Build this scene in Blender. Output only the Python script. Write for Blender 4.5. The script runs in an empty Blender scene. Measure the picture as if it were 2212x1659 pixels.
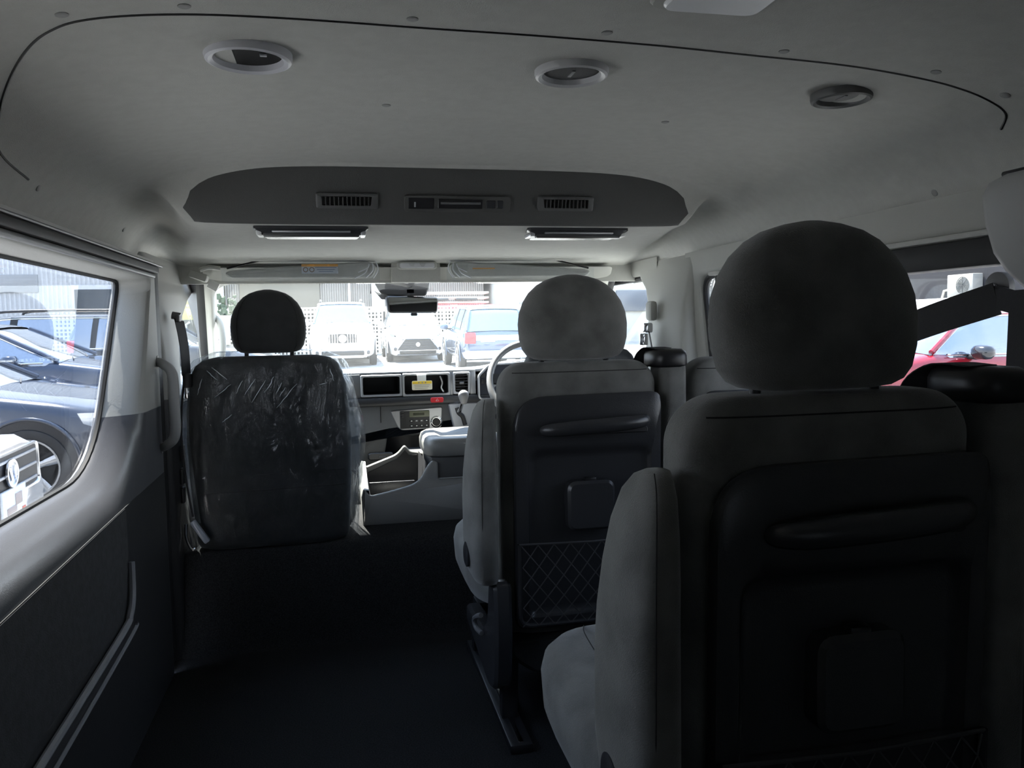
import bpy, math, random
from mathutils import Vector, Matrix, Euler
random.seed(7)
S = bpy.context.scene
COL = S.collection
PI = math.pi

# ------------------------------------------------------------------ camera
CAM = Vector((-0.30, 0.0, 1.0))
yaw, pitch, roll = math.radians(12.1), math.radians(-4.12), math.radians(1.1)
fw = Vector((math.sin(yaw)*math.cos(pitch), math.cos(yaw)*math.cos(pitch), math.sin(pitch)))
rt0 = Vector((math.cos(yaw), -math.sin(yaw), 0)); up0 = rt0.cross(fw)
rt = rt0*math.cos(roll) - up0*math.sin(roll); up = rt.cross(fw)
cd = bpy.data.cameras.new('camera'); cam = bpy.data.objects.new('camera', cd); COL.objects.link(cam)
cd.sensor_width = 36; cd.lens = 36*1733/2212; cd.clip_start = 0.02; cd.clip_end = 300
cam.matrix_world = Matrix(((rt.x, up.x, -fw.x, CAM.x), (rt.y, up.y, -fw.y, CAM.y), (rt.z, up.z, -fw.z, CAM.z), (0, 0, 0, 1)))
S.camera = cam
# ------------------------------------------------------------------ sky, sun, exposure
S.view_settings.view_transform = 'Standard'
S.view_settings.look = 'None'; S.view_settings.gamma = 1; S.view_settings.use_curve_mapping = False
S.view_settings.exposure = 2.76
w = bpy.data.worlds.new('world'); S.world = w; w.use_nodes = True
nt = w.node_tree; nt.nodes.clear()
tc = nt.nodes.new('ShaderNodeTexCoord'); sp = nt.nodes.new('ShaderNodeSeparateXYZ')
rp = nt.nodes.new('ShaderNodeValToRGB'); bg = nt.nodes.new('ShaderNodeBackground'); wo = nt.nodes.new('ShaderNodeOutputWorld')
nt.links.new(tc.outputs['Generated'], sp.inputs[0]); nt.links.new(sp.outputs['Z'], rp.inputs[0])
rp.color_ramp.elements[0].position = 0.0; rp.color_ramp.elements[0].color = (0.92, 0.96, 1.0, 1)
rp.color_ramp.elements[1].position = 0.7; rp.color_ramp.elements[1].color = (0.50, 0.66, 0.95, 1)
nt.links.new(rp.outputs[0], bg.inputs[0]); bg.inputs[1].default_value = 1.25
nt.links.new(bg.outputs[0], wo.inputs[0])
sl = bpy.data.lights.new('sun', 'SUN'); sl.energy = 11.0; sl.angle = math.radians(0.6); sl.color = (1.0, 0.95, 0.87)
sun = bpy.data.objects.new('sun', sl); COL.objects.link(sun)
sun.rotation_euler = Vector((-0.22, 0.50, 1.0)).to_track_quat('Z', 'Y').to_euler()
sun.location = (-3, 6, 12)

# ------------------------------------------------------------------ materials
MATS = {}
def mat(name, col, rough=0.5, metal=0.0, bump=0.0, bscale=200, var=0.0, vscale=8, sheen=0.0, coat=0.0, spec=0.5, emit=None, estr=0):
    if name in MATS: return MATS[name]
    m = bpy.data.materials.new(name); m.use_nodes = True; n = m.node_tree; b = n.nodes['Principled BSDF']
    b.inputs['Base Color'].default_value = (*col, 1); b.inputs['Roughness'].default_value = rough
    b.inputs['Metallic'].default_value = metal; b.inputs['Specular IOR Level'].default_value = spec
    if sheen: b.inputs['Sheen Weight'].default_value = sheen; b.inputs['Sheen Roughness'].default_value = 0.4
    if coat: b.inputs['Coat Weight'].default_value = coat; b.inputs['Coat Roughness'].default_value = 0.04
    t = n.nodes.new('ShaderNodeTexCoord')
    if var:
        nz = n.nodes.new('ShaderNodeTexNoise'); nz.inputs['Scale'].default_value = vscale; nz.inputs['Detail'].default_value = 5
        r = n.nodes.new('ShaderNodeValToRGB')
        r.color_ramp.elements[0].position = 0.35; r.color_ramp.elements[1].position = 0.65
        r.color_ramp.elements[0].color = (*[c*(1-var) for c in col], 1); r.color_ramp.elements[1].color = (*[min(1, c*(1+var)) for c in col], 1)
        n.links.new(t.outputs['Object'], nz.inputs['Vector']); n.links.new(nz.outputs['Fac'], r.inputs[0]); n.links.new(r.outputs[0], b.inputs['Base Color'])
    if bump:
        nb = n.nodes.new('ShaderNodeTexNoise'); nb.inputs['Scale'].default_value = bscale; nb.inputs['Detail'].default_value = 3
        bp = n.nodes.new('ShaderNodeBump'); bp.inputs['Strength'].default_value = bump; bp.inputs['Distance'].default_value = 0.002
        n.links.new(t.outputs['Object'], nb.inputs['Vector']); n.links.new(nb.outputs['Fac'], bp.inputs['Height']); n.links.new(bp.outputs[0], b.inputs['Normal'])
    if emit: b.inputs['Emission Color'].default_value = (*emit, 1); b.inputs['Emission Strength'].default_value = estr
    MATS[name] = m; return m
def glass_mat(name, tint, refl=1.0, rough=0.0, film=0.0):
    m = bpy.data.materials.new(name); m.use_nodes = True; n = m.node_tree; n.nodes.clear()
    o = n.nodes.new('ShaderNodeOutputMaterial'); tr = n.nodes.new('ShaderNodeBsdfTransparent'); gl = n.nodes.new('ShaderNodeBsdfGlossy')
    fr = n.nodes.new('ShaderNodeLayerWeight'); mx = n.nodes.new('ShaderNodeMixShader')
    pw = n.nodes.new('ShaderNodeMath'); pw.operation = 'POWER'; pw.inputs[1].default_value = 4.6; n.links.new(fr.outputs['Facing'], pw.inputs[0])
    ma = n.nodes.new('ShaderNodeMath'); ma.operation = 'MULTIPLY_ADD'; ma.inputs[1].default_value = .70; ma.inputs[2].default_value = .045; n.links.new(pw.outputs[0], ma.inputs[0])
    tr.inputs[0].default_value = (*tint, 1); gl.inputs['Roughness'].default_value = rough; gl.inputs[0].default_value = (refl, refl, refl, 1)
    src = tr
    n.links.new(ma.outputs[0], mx.inputs[0]); n.links.new(tr.outputs[0], mx.inputs[1]); n.links.new(gl.outputs[0], mx.inputs[2])
    n.links.new(mx.outputs[0], o.inputs[0])
    if film:                                            # wrinkled polythene
        t = n.nodes.new('ShaderNodeTexCoord'); mp = n.nodes.new('ShaderNodeMapping'); mp.inputs['Scale'].default_value = (9, 9, 3.2); mp.inputs['Rotation'].default_value = (0, 0.45, 0)
        nz = n.nodes.new('ShaderNodeTexNoise'); nz.inputs['Scale'].default_value = 2.2; nz.inputs['Detail'].default_value = 6; nz.inputs['Distortion'].default_value = 1.6
        bp = n.nodes.new('ShaderNodeBump'); bp.inputs['Strength'].default_value = 1.0; bp.inputs['Distance'].default_value = 0.02
        n.links.new(t.outputs['Object'], mp.inputs[0]); n.links.new(mp.outputs[0], nz.inputs['Vector']); n.links.new(nz.outputs['Fac'], bp.inputs['Height'])
        n.links.new(bp.outputs[0], gl.inputs['Normal']); n.links.new(bp.outputs[0], fr.inputs['Normal'])
        tl = n.nodes.new('ShaderNodeBsdfTranslucent'); tl.inputs[0].default_value = (.85, .9, .95, 1)
        m2 = n.nodes.new('ShaderNodeMixShader'); m2.inputs[0].default_value = film
        n.links.new(tr.outputs[0], m2.inputs[1]); n.links.new(tl.outputs[0], m2.inputs[2]); n.links.new(m2.outputs[0], mx.inputs[1])
    MATS[name] = m; return m
def split_mat(name, lo, hi, z, rlo, rhi):               # two plastics moulded one above the other
    m = bpy.data.materials.new(name); m.use_nodes = True; n = m.node_tree; b = n.nodes['Principled BSDF']
    t = n.nodes.new('ShaderNodeTexCoord'); s = n.nodes.new('ShaderNodeSeparateXYZ'); g = n.nodes.new('ShaderNodeMath'); g.operation = 'GREATER_THAN'; g.inputs[1].default_value = z
    mx = n.nodes.new('ShaderNodeMix'); mx.data_type = 'RGBA'; mx.inputs[6].default_value = (*lo, 1); mx.inputs[7].default_value = (*hi, 1)
    mr = n.nodes.new('ShaderNodeMapRange'); mr.inputs[3].default_value = rlo; mr.inputs[4].default_value = rhi
    n.links.new(t.outputs['Object'], s.inputs[0]); n.links.new(s.outputs['Z'], g.inputs[0]); n.links.new(g.outputs[0], mx.inputs[0])
    n.links.new(mx.outputs[2], b.inputs['Base Color']); n.links.new(g.outputs[0], mr.inputs[0]); n.links.new(mr.outputs[0], b.inputs['Roughness'])
    nb = n.nodes.new('ShaderNodeTexNoise'); nb.inputs['Scale'].default_value = 420; bp = n.nodes.new('ShaderNodeBump'); bp.inputs['Strength'].default_value = .25; bp.inputs['Distance'].default_value = .001
    n.links.new(t.outputs['Object'], nb.inputs['Vector']); n.links.new(nb.outputs['Fac'], bp.inputs['Height']); n.links.new(bp.outputs[0], b.inputs['Normal'])
    MATS[name] = m; return m
LINER = mat('headliner', (.49, .49, .462), .95, bump=.35, bscale=500, var=.03, vscale=40)
BEIGE = mat('grey_trim', (.42, .42, .39), .6, bump=.15, bscale=420)
FAB = mat('seat_fabric', (.150, .151, .144), .95, bump=.6, bscale=700, var=.25, vscale=12, sheen=.4)
FABF = mat('front_fabric', (.024, .025, .026), .95, bump=.4, bscale=600, var=.2, vscale=14, sheen=.2)
SEAM = mat('seam_thread', (.02, .02, .02), .9)
PLA = mat('charcoal_plastic', (.036, .037, .041), .27, bump=.2, bscale=500)
PLB = mat('black_plastic', (.012, .012, .014), .45, bump=.1, bscale=300)
RUB = mat('black_rubber', (.010, .010, .011), .6)
CARPET = mat('carpet', (.022, .022, .023), 1.0, bump=1.0, bscale=900, var=.4, vscale=300, spec=.1)
SILV = mat('silver_plastic', (.50, .51, .53), .35, metal=.6)
CHROME = mat('chrome', (.75, .76, .78), .12, metal=1.0)
GREYP = mat('grey_plastic', (.16, .16, .165), .45, bump=.15, bscale=450)
DASHM = mat('dash_plastic', (.15, .155, .16), .5, bump=.2, bscale=400)
WHITE = mat('white_plastic', (.8, .8, .78), .4)
CLEAR = glass_mat('clear_glass', (.69, .72, .71))
SIDEG = glass_mat('door_glass', (.87, .89, .88))
TINT = glass_mat('privacy_glass', (.59, .60, .61))
FILM = glass_mat('polythene_film', (.88, .90, .92), .9, .10, film=.012)
DOORM = split_mat('two_tone_door', (.115, .118, .130), (.42, .42, .40), .792, .28, .55)
WEB = mat('belt_webbing', (.018, .018, .02), .7, bump=.4, bscale=900)

# ------------------------------------------------------------------ mesh tools
OFF = {}
class MB:
    def __init__(s): s.v = []; s.f = []; s.M = None
    def add(s, vs, fs):
        k = len(s.v)
        for p in vs:
            p = Vector(p)
            if s.M is not None: p = s.M @ p
            s.v.append(p)
        for f in fs: s.f.append([i+k for i in f])
        return s
    def grid(s, rows, cu=False, cap0=False, cap1=False):   # rows of equal length; cu closes each row
        n = len(rows[0]); vs = [p for r in rows for p in r]; fs = []
        for i in range(len(rows)-1):
            for j in range(n if cu else n-1):
                a = i*n+j; b = i*n+(j+1) % n
                fs.append([a, b, b+n, a+n])
        if cap0: fs.append(list(range(n))[::-1])
        if cap1: fs.append([(len(rows)-1)*n+j for j in range(n)])
        return s.add(vs, fs)
    def rbox(s, c, size, r=0.005, seg=2):
        hx, hy, hz = [q/2 for q in size]; r = min(r, hx, hy, hz); rows = []
        for sz in (-1, 1):
            for i in range(seg+1):
                la = (-PI/2 + i*PI/2/seg) if sz < 0 else i*PI/2/seg
                row = []
                for q, (sx, sy) in enumerate(((1, 1), (-1, 1), (-1, -1), (1, -1))):
                    for j in range(seg+1):
                        a = q*PI/2 + j*PI/2/seg
                        row.append((c[0]+sx*(hx-r)+r*math.cos(la)*math.cos(a), c[1]+sy*(hy-r)+r*math.cos(la)*math.sin(a), c[2]+sz*(hz-r)+r*math.sin(la)))
                rows.append(row)
        return s.grid(rows, True, True, True)
    def tube(s, path, r, n=8, caps=True, flat=None):        # flat=(w,t): ribbon section, width along axis given by vector wdir
        P = [Vector(p) for p in path]; rows = []
        rr = r if isinstance(r, (list, tuple)) else [r]*len(P)
        d0 = (P[1]-P[0]).normalized(); u = d0.orthogonal().normalized()
        for i, p in enumerate(P):
            d = (P[min(i+1, len(P)-1)]-P[max(i-1, 0)]).normalized()
            u = (u - d*u.dot(d)).normalized(); vv = d.cross(u)
            rows.append([p+u*rr[i]*math.cos(2*PI*k/n)+vv*rr[i]*math.sin(2*PI*k/n) for k in range(n)])
        return s.grid(rows, True, caps, caps)
    def ribbon(s, path, wdirs, w, t):
        P = [Vector(p) for p in path]; rows = []
        for i, p in enumerate(P):
            d = (P[min(i+1, len(P)-1)]-P[max(i-1, 0)]).normalized(); wd = Vector(wdirs[i] if isinstance(wdirs, list) else wdirs)
            wd = (wd-d*wd.dot(d)).normalized(); nn = d.cross(wd)
            rows.append([p+wd*w/2+nn*t/2, p-wd*w/2+nn*t/2, p-wd*w/2-nn*t/2, p+wd*w/2-nn*t/2])
        return s.grid(rows, True, True, True)
    def lathe(s, c, axis, prof, n=28, closed=False):        # prof: (radius, height along axis)
        ax = Vector(axis).normalized(); u = ax.orthogonal().normalized(); vv = ax.cross(u); c = Vector(c)
        rows = [[c+ax*h+u*r*math.cos(2*PI*k/n)+vv*r*math.sin(2*PI*k/n) for k in range(n)] for r, h in prof]
        return s.grid(rows, True, not closed, not closed)
    def prism(s, poly, a0, a1, plane='xz', r=0.0):          # outline extruded along the third axis, edges eased by r
        def mk(p, h):
            return {'xz': (p[0], h, p[1]), 'yz': (h, p[0], p[1]), 'xy': (p[0], p[1], h)}[plane]
        cx = sum(p[0] for p in poly)/len(poly); cy = sum(p[1] for p in poly)/len(poly)
        sg = 1 if a1 > a0 else -1
        if r > 0:
            q = inset(poly, r); rows = [[mk(p, a0) for p in q], [mk(p, a0+sg*r) for p in poly], [mk(p, a1-sg*r) for p in poly], [mk(p, a1) for p in q]]
        else: rows = [[mk(p, a0) for p in poly], [mk(p, a1) for p in poly]]
        return s.grid(rows, True, True, True)
    def build(s, name, m, parent=None, smooth=True, ang=38, label=None, kind=None):
        me = bpy.data.meshes.new(name); o = bpy.data.objects.new(name, me); COL.objects.link(o)
        off = Vector((0, 0, 0))
        if parent is not None:
            o.parent = parent; off = OFF.get(parent.name, off)
        OFF[o.name] = off
        me.from_pydata([tuple(p-off) for p in s.v], [], s.f); me.materials.append(m)
        import bmesh
        b = bmesh.new(); b.from_mesh(me); bmesh.ops.remove_doubles(b, verts=b.verts, dist=1e-6); bmesh.ops.recalc_face_normals(b, faces=b.faces); b.to_mesh(me); b.free()
        if smooth:
            for p in me.polygons: p.use_smooth = True
            me.set_sharp_from_angle(angle=math.radians(ang))
        if label: o['label'] = label
        if kind: o['kind'] = kind
        return o
def inset(poly, r):
    n = len(poly); out = []
    A = sum(poly[i][0]*poly[(i+1) % n][1]-poly[(i+1) % n][0]*poly[i][1] for i in range(n))
    sg = 1 if A > 0 else -1
    for i in range(n):
        p0, p1, p2 = Vector(poly[i-1][:2]), Vector(poly[i][:2]), Vector(poly[(i+1) % n][:2])
        d = (p2-p0)
        if d.length < 1e-9: out.append(tuple(p1)); continue
        d.normalize(); out.append((p1.x-sg*d.y*r, p1.y+sg*d.x*r))
    return out
def rpoly(cs, rad, seg=5):                                  # rounded polygon
    n = len(cs); out = []
    for i in range(n):
        p0, p1, p2 = Vector(cs[i-1]), Vector(cs[i]), Vector(cs[(i+1) % n]); r = rad[i] if isinstance(rad, (list, tuple)) else rad
        a = p1+(p0-p1).normalized()*min(r, (p0-p1).length*.49); c = p1+(p2-p1).normalized()*min(r, (p2-p1).length*.49)
        for k in range(seg+1):
            t = k/seg; out.append(tuple(a*(1-t)**2+p1*2*t*(1-t)+c*t*t))
    return out
def rect(x0, z0, x1, z1): return [(x0, z0), (x1, z0), (x1, z1), (x0, z1)]
def sm(a, b, x):
    t = max(0, min(1, (x-a)/(b-a))) if a != b else float(x > a); return t*t*(3-2*t)
def lerp(tab, x):
    if x <= tab[0][0]: return tab[0][1]
    for (a, p), (b, q) in zip(tab, tab[1:]):
        if x <= b: return p+(q-p)*(x-a)/(b-a)
    return tab[-1][1]
def sell(cx, cy, z, hx, hy, e=3.0, n=36):                    # superellipse ring in xy
    out = []
    for k in range(n):
        a = 2*PI*k/n; c, d = math.cos(a), math.sin(a)
        out.append((cx+hx*math.copysign(abs(c)**(2/e), c), cy+hy*math.copysign(abs(d)**(2/e), d), z))
    return out
def smoothpath(pts, n=6):                                    # Catmull-Rom
    P = [Vector(p) for p in pts]; out = []
    for i in range(len(P)-1):
        a, b, c, d = P[max(i-1, 0)], P[i], P[i+1], P[min(i+2, len(P)-1)]
        for k in range(n):
            t = k/n; out.append(.5*((2*b)+(c-a)*t+(2*a-5*b+4*c-d)*t*t+(3*b-a-3*c+d)*t**3))
    return out+[P[-1]]
def thing(name, label, cat, loc=(0, 0, 0), group=None):
    o = bpy.data.objects.new(name, None); COL.objects.link(o); o.location = loc; o.empty_display_size = .05
    o['label'] = label; o['category'] = cat
    if group: o['group'] = group
    OFF[o.name] = Vector(loc); return o
def tag(o, label, cat, group=None):                          # one-mesh thing: origin moved to its base
    me = o.data; n = len(me.vertices)
    c = Vector((sum(v.co.x for v in me.vertices)/n, sum(v.co.y for v in me.vertices)/n, min(v.co.z for v in me.vertices)))
    me.transform(Matrix.Translation(-c)); o.location = c
    o['label'] = label; o['category'] = cat
    if group: o['group'] = group
    return o
def struct(o): o['kind'] = 'structure'; return o
def dup(root, loc, label=None, name=None, skip=()):
    r = root.copy(); COL.objects.link(r); r.location = loc
    if name: r.name = name
    if label: r['label'] = label
    def rec(src, dst):
        for ch in [c for c in list(bpy.data.objects) if c.parent == src]:
            if ch.name.split('.')[0] in skip: continue
            c = ch.copy(); COL.objects.link(c); c.parent = dst; rec(ch, c)
    rec(root, r); return r

def frame(mb, inner, outer, layers, mapf):                   # surface ring from a hole outline to an outer outline
    rows = []
    for t, d in layers: rows.append([mapf(a[0]*(1-t)+b[0]*t, a[1]*(1-t)+b[1]*t, d) for a, b in zip(inner, outer)])
    return mb.grid(rows, True)

# ================================================================== VAN SHELL
def zhigh(x):
    u = min(1, abs(x)/.885); return 1.165+.245*max(0, 1-u**4.6)**.5
def zceil(x, y):
    zh = zhigh(x)
    low = lerp([(2.0, 1.272), (2.3, 1.270), (2.7, 1.264), (2.95, 1.252), (3.04, 1.243), (3.12, 1.224)], y)
    hw = lerp([(2.0, .70), (2.2, .71), (2.8, .84), (3.2, .9)], y)
    m = sm(2.05, 2.125, y)*(1-sm(hw-.06, hw+.04, abs(x)))
    return min(zh, zh*(1-m)+low*m)
xs = [-.885, -.882, -.876, -.868, -.855, -.84]+[-.82+i*.02 for i in range(83)]+[.84, .855, .868, .876, .882, .885]
ys = [-1.6+i*.15 for i in range(23)]+[1.8+i*.05 for i in range(5)]+[2.02+i*.01 for i in range(14)]+[2.18+i*.04 for i in range(24)]+[3.12]
mb = MB(); mb.grid([[(x, y, zceil(x, y)) for x in xs] for y in ys])
ceiling = struct(mb.build('ceiling', LINER, None, ang=180))
# outer roof skin so that no daylight comes through
mb = MB(); mb.grid([[(-.908, y, 1.0), (-.905, y, 1.30), (-.86, y, 1.45), (0, y, 1.5), (.86, y, 1.45), (.905, y, 1.30), (.908, y, 1.0)] for y in (-1.75, 3.02)])
mb.add([(-.86, 3.02, 1.45), (.86, 3.02, 1.45), (.86, 3.13, 1.20), (-.86, 3.13, 1.20), (0, 3.02, 1.5)], [[0, 4, 1, 2, 3]])
mb.add([(-.97, -1.75, 1.0), (.97, -1.75, 1.0), (.97, -1.75, 1.5), (-.97, -1.75, 1.5)], [[0, 1, 2, 3]])
roof = struct(mb.build('trim_9', mat('white_paint', (.8, .8, .78), .3, coat=.5), None))
# cut window strips out of the roof skin's sides by keeping it above the glass
for v in roof.data.vertices:
    if v.co.z < 1.01: v.co.z = 1.155
# seam of the roof panel
seam = [(-.838, 1.62), (-.822, 1.45), (-.777, 1.338), (-.731, 1.25), (-.681, 1.173), (-.64, 1.132), (-.59, 1.112), (-.477, 1.111), (-.335, 1.12), (-.182, 1.129), (-.018, 1.133), (.161, 1.143), (.364, 1.16), (.567, 1.155), (.674, 1.14), (.733, 1.132), (.775, 1.135), (.80, 1.17)]
p = smoothpath([(x, y, zceil(x, y)) for x, y in seam], 8)
p = [(q.x, q.y, zceil(q.x, q.y)+.0005) for q in p]
mb = MB(); mb.tube(p, .0024, 6); mb.build('seam', RUB, ceiling)

# floor: low rear floor, step up to the front cab with the engine hump
def zfloor(x, y):
    z = .30*sm(2.56, 2.66, y)
    z += .045*sm(2.62, 2.80, y)*(1-sm(.25, .42, abs(x+.02)))
    return z
mb = MB()
fx = [-.93+i*.03 for i in range(63)]; fy = [-1.7+i*.25 for i in range(16)]+[2.2, 2.4, 2.5]+[2.54+i*.01 for i in range(14)]+[2.7+i*.04 for i in range(27)]
mb.grid([[(x, y, zfloor(x, y)) for x in fx] for y in fy])
floor = struct(mb.build('floor', CARPET, None, ang=180))

# side walls -------------------------------------------------------
def side_wall(sg, y0, y1, z0, z1, hole, rad, layers, m, name, skirt=None):
    outer = rpoly([(y0, z0), (y1, z0), (y1, z1), (y0, z1)], .002, 9)
    inner = rpoly(hole, rad, 9)
    mb = MB(); frame(mb, inner, outer, layers, lambda y, z, d: (sg*d, y, z))
    return mb.build(name, m, None, ang=50), inner
LAY = [(0, .905), (0, .887), (.010, .872), (.028, .850), (.050, .830), (.078, .817), (.12, .809), (.18, .806), (.5, .806), (1, .806)]
door_hole = [(.92, .668), (2.085, .668), (2.415, 1.147), (.92, 1.147)]
d1, dh = side_wall(-1, .20, 2.455, -.03, 1.205, door_hole, [.12, .20, .05, .08], LAY, DOORM, 'door_1'); struct(d1)
mb = MB(); mb.prism(dh, -.898, -.902, 'yz'); g = mb.build('window_pane', TINT, d1)
mb = MB()
ring = [(-.893, y, z) for y, z in dh]+[(-.893, dh[0][0], dh[0][1])]
mb.tube(ring, .007, 6); mb.build('rubber_seal', RUB, d1)
# door card insert and its trim strips
ins = rpoly([(.5, .310), (1.945, .345), (2.02, .43), (2.02, .590), (.5, .552)], [.01, .05, .05, .012, .01], 5)
mb = MB(); mb.prism([(.21, -.02), (2.45, -.02), (2.45, .60), (2.02, .592), (.21, .548)], -.8075, -.8055, 'yz'); mb.build('door_shade_sheet', mat('door_shade', (.030, .031, .034), .45, bump=.2, bscale=500), d1)  # dark sheet added to keep the unlit lower door dark under the brightened sill
mb = MB(); mb.prism(ins, -.8065, -.8045, 'yz'); di = mb.build('door_insert', mat('door_fabric', (.036, .037, .041), .8, bump=.5, bscale=300, var=.2, vscale=60), d1)
for r, pts in ((.0080, [(-.796, .4, .262), (-.796, 1.0, .288), (-.796, 1.4, .305), (-.796, 1.90, .330), (-.796, 1.97, .347), (-.797, 2.005, .385), (-.799, 2.018, .46)]), (.0050, [(-.803, .4, .215), (-.803, 1.2, .242), (-.803, 1.5, .256), (-.803, 2.0, .287), (-.803, 2.05, .300)])):
    mb = MB(); mb.tube(smoothpath(pts, 6), r, 8); mb.build('trim_strip', mat('strip_grey', (.30, .31, .33), .35), d1)

# rails above the sliding door glass
def rail(name, x, z, y0, y1, sx, sz, m, r=.004):
    mb = MB(); mb.rbox((x, (y0+y1)/2, z), (sx, y1-y0, sz), r); return struct(mb.build(name, m))
rail('trim_1', -.804, 1.177, .2, 2.46, .022, .020, RUB)
rail('trim_2', -.808, 1.160, .2, 2.44, .018, .012, GREYP)
rail('trim_3', -.806, 1.192, .2, 2.52, .024, .007, GREYP)
rail('trim_4', .862, 1.118, .6, 2.30, .05, .052, RUB)
rail('trim_5', .858, 1.152, -.4, 2.35, .04, .012, LINER)

# left wall: pillar behind the front passenger door
mb = MB()
def pil(sg, prof):                                           # vertical trim: rows of (y,z, x-depths)
    rows = []
    for z, ya, yb, dep in prof:
        rows.append([(sg*.91, ya, z), (sg*(dep+.02), ya, z), (sg*(dep+.006), ya+.012, z), (sg*dep, ya+.03, z), (sg*dep, yb-.04, z), (sg*(dep+.006), yb-.015, z), (sg*(dep+.02), yb, z), (sg*.91, yb+.005, z)])
    return rows
mb.grid(pil(-1, [(.0, 2.55, 2.80, .80), (.30, 2.55, 2.80, .80), (.62, 2.55, 2.79, .80), (.80, 2.55, 2.79, .803), (.95, 2.55, 2.83, .81), (1.00, 2.55, 2.88, .817), (1.06, 2.55, 3.0, .825), (1.12, 2.55, 3.17, .835), (1.16, 2.55, 3.34, .842), (1.185, 2.55, 3.46, .848), (1.24, 2.55, 3.55, .855)]))
wl = struct(mb.build('wall_left', split_mat('pillar_two_tone', (.022, .022, .024), (.33, .33, .31), .80, .5, .6), None, ang=50))
mb = MB(); mb.rbox((-.850, 2.505, .60), (.07, .115, 1.20), .018); mb.build('door_seal', RUB, wl)
mb = MB(); mb.prism(rect(-1.7, .0, .19, 1.22), -.86, -.90, 'yz'); mb.build('rear_side_panel', BEIGE, wl)
mb = MB(); mb.prism(rect(-1.7, -.05, 3.7, .03), -.90, -.94, 'yz'); mb.build('sill_panel', PLB, wl)
for z in (.55, .62, .49):                                    # latch plates on the pillar
    mb = MB(); mb.rbox((-.795, 2.66+.02*(z > .6), z), (.012, .035, .05), .004); mb.build('latch_plate', PLB if z < .6 else GREYP, wl)

# front doors (both sides)
fdh = [(2.83, .745), (3.80, .745), (3.62, 1.180), (2.83, 1.180)]
for sg, nm in ((-1, 'door_2'), (1, 'door_3')):
    d, ih = side_wall(sg, 2.80, 4.0, -.03, 1.245, fdh, [.03, .06, .10, .05], [(0, .90), (0, .885), (.08, .88), (.10, .862), (.3, .855), (1, .855)], BEIGE if sg > 0 else BEIGE, nm); struct(d)
    d.data.materials[0] = split_mat('front_door_two_tone_'+('l' if sg < 0 else 'r'), (.03, .03, .033), (.40, .40, .37), .73, .4, .6)
    mb = MB(); mb.prism(ih, sg*.893, sg*.897, 'yz'); mb.build('window_pane', SIDEG, d)
    mb = MB(); mb.tube([(sg*.884, y, z) for y, z in ih]+[(sg*.884, *ih[0])], .013, 8); mb.build('rubber_seal', RUB, d)

# right wall
LAYR = [(0, .905), (0, .888), (.02, .880), (.06, .868), (.10, .862), (.3, .858), (1, .858)]
r1, rh = side_wall(1, 1.02, 2.56, .0, 1.235, [(1.12, .70), (2.36, .70), (2.46, 1.150), (1.12, 1.150)], [.06, .10, .07, .06], LAYR, split_mat('right_wall_two_tone', (.03, .03, .033), (.40, .40, .37), .66, .5, .6), 'wall_right'); struct(r1)
mb = MB(); mb.prism(rh, .894, .898, 'yz'); wn = struct(mb.build('window_2', TINT, None))
mb = MB(); mb.tube([(.880, y, z) for y, z in rh]+[(.880, *rh[0])], .010, 8); mb.build('rubber_seal', RUB, wn)
mb = MB(); mb.tube([(.876, 1.80, .70), (.876, 1.80, 1.15)], .016, 8); mb.build('sash', RUB, wn)
mb = MB()                                                   # pillar behind the driver's door
mb.grid(pil(1, [(.0, 2.42, 2.86, .80), (.62, 2.42, 2.86, .80), (.76, 2.44, 2.86, .80), (.86, 2.46, 2.84, .806), (.97, 2.48, 2.82, .815), (1.06, 2.49, 2.84, .825), (1.13, 2.49, 2.90, .84), (1.175, 2.49, 2.98, .85), (1.23, 2.49, 3.04, .86)]))
mb.build('pillar_trim', BEIGE, r1, ang=50)
mb = MB(); mb.prism(rect(-1.7, .0, 1.03, 1.24), .86, .90, 'yz'); mb.build('rear_side_panel', BEIGE, r1)
mb = MB(); mb.prism(rect(-1.7, -.05, 3.7, .03), .90, .94, 'yz'); mb.build('sill_panel', PLB, r1)

# back wall with the dark tailgate glass
mb = MB()
inn = rpoly(rect(-.62, .68, .62, 1.10), .06, 5); out = rpoly(rect(-.95, -.05, .95, 1.5), .002, 5)
frame(mb, inn, out, [(0, -1.68), (.02, -1.64), (.08, -1.60), (1, -1.60)], lambda x, z, d: (x, d, z))
wb = struct(mb.build('wall_back', BEIGE))
mb = MB(); mb.prism(inn, -1.66, -1.664, 'xz'); struct(mb.build('window_3', glass_mat('tailgate_glass', (.22, .23, .24))))

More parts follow.
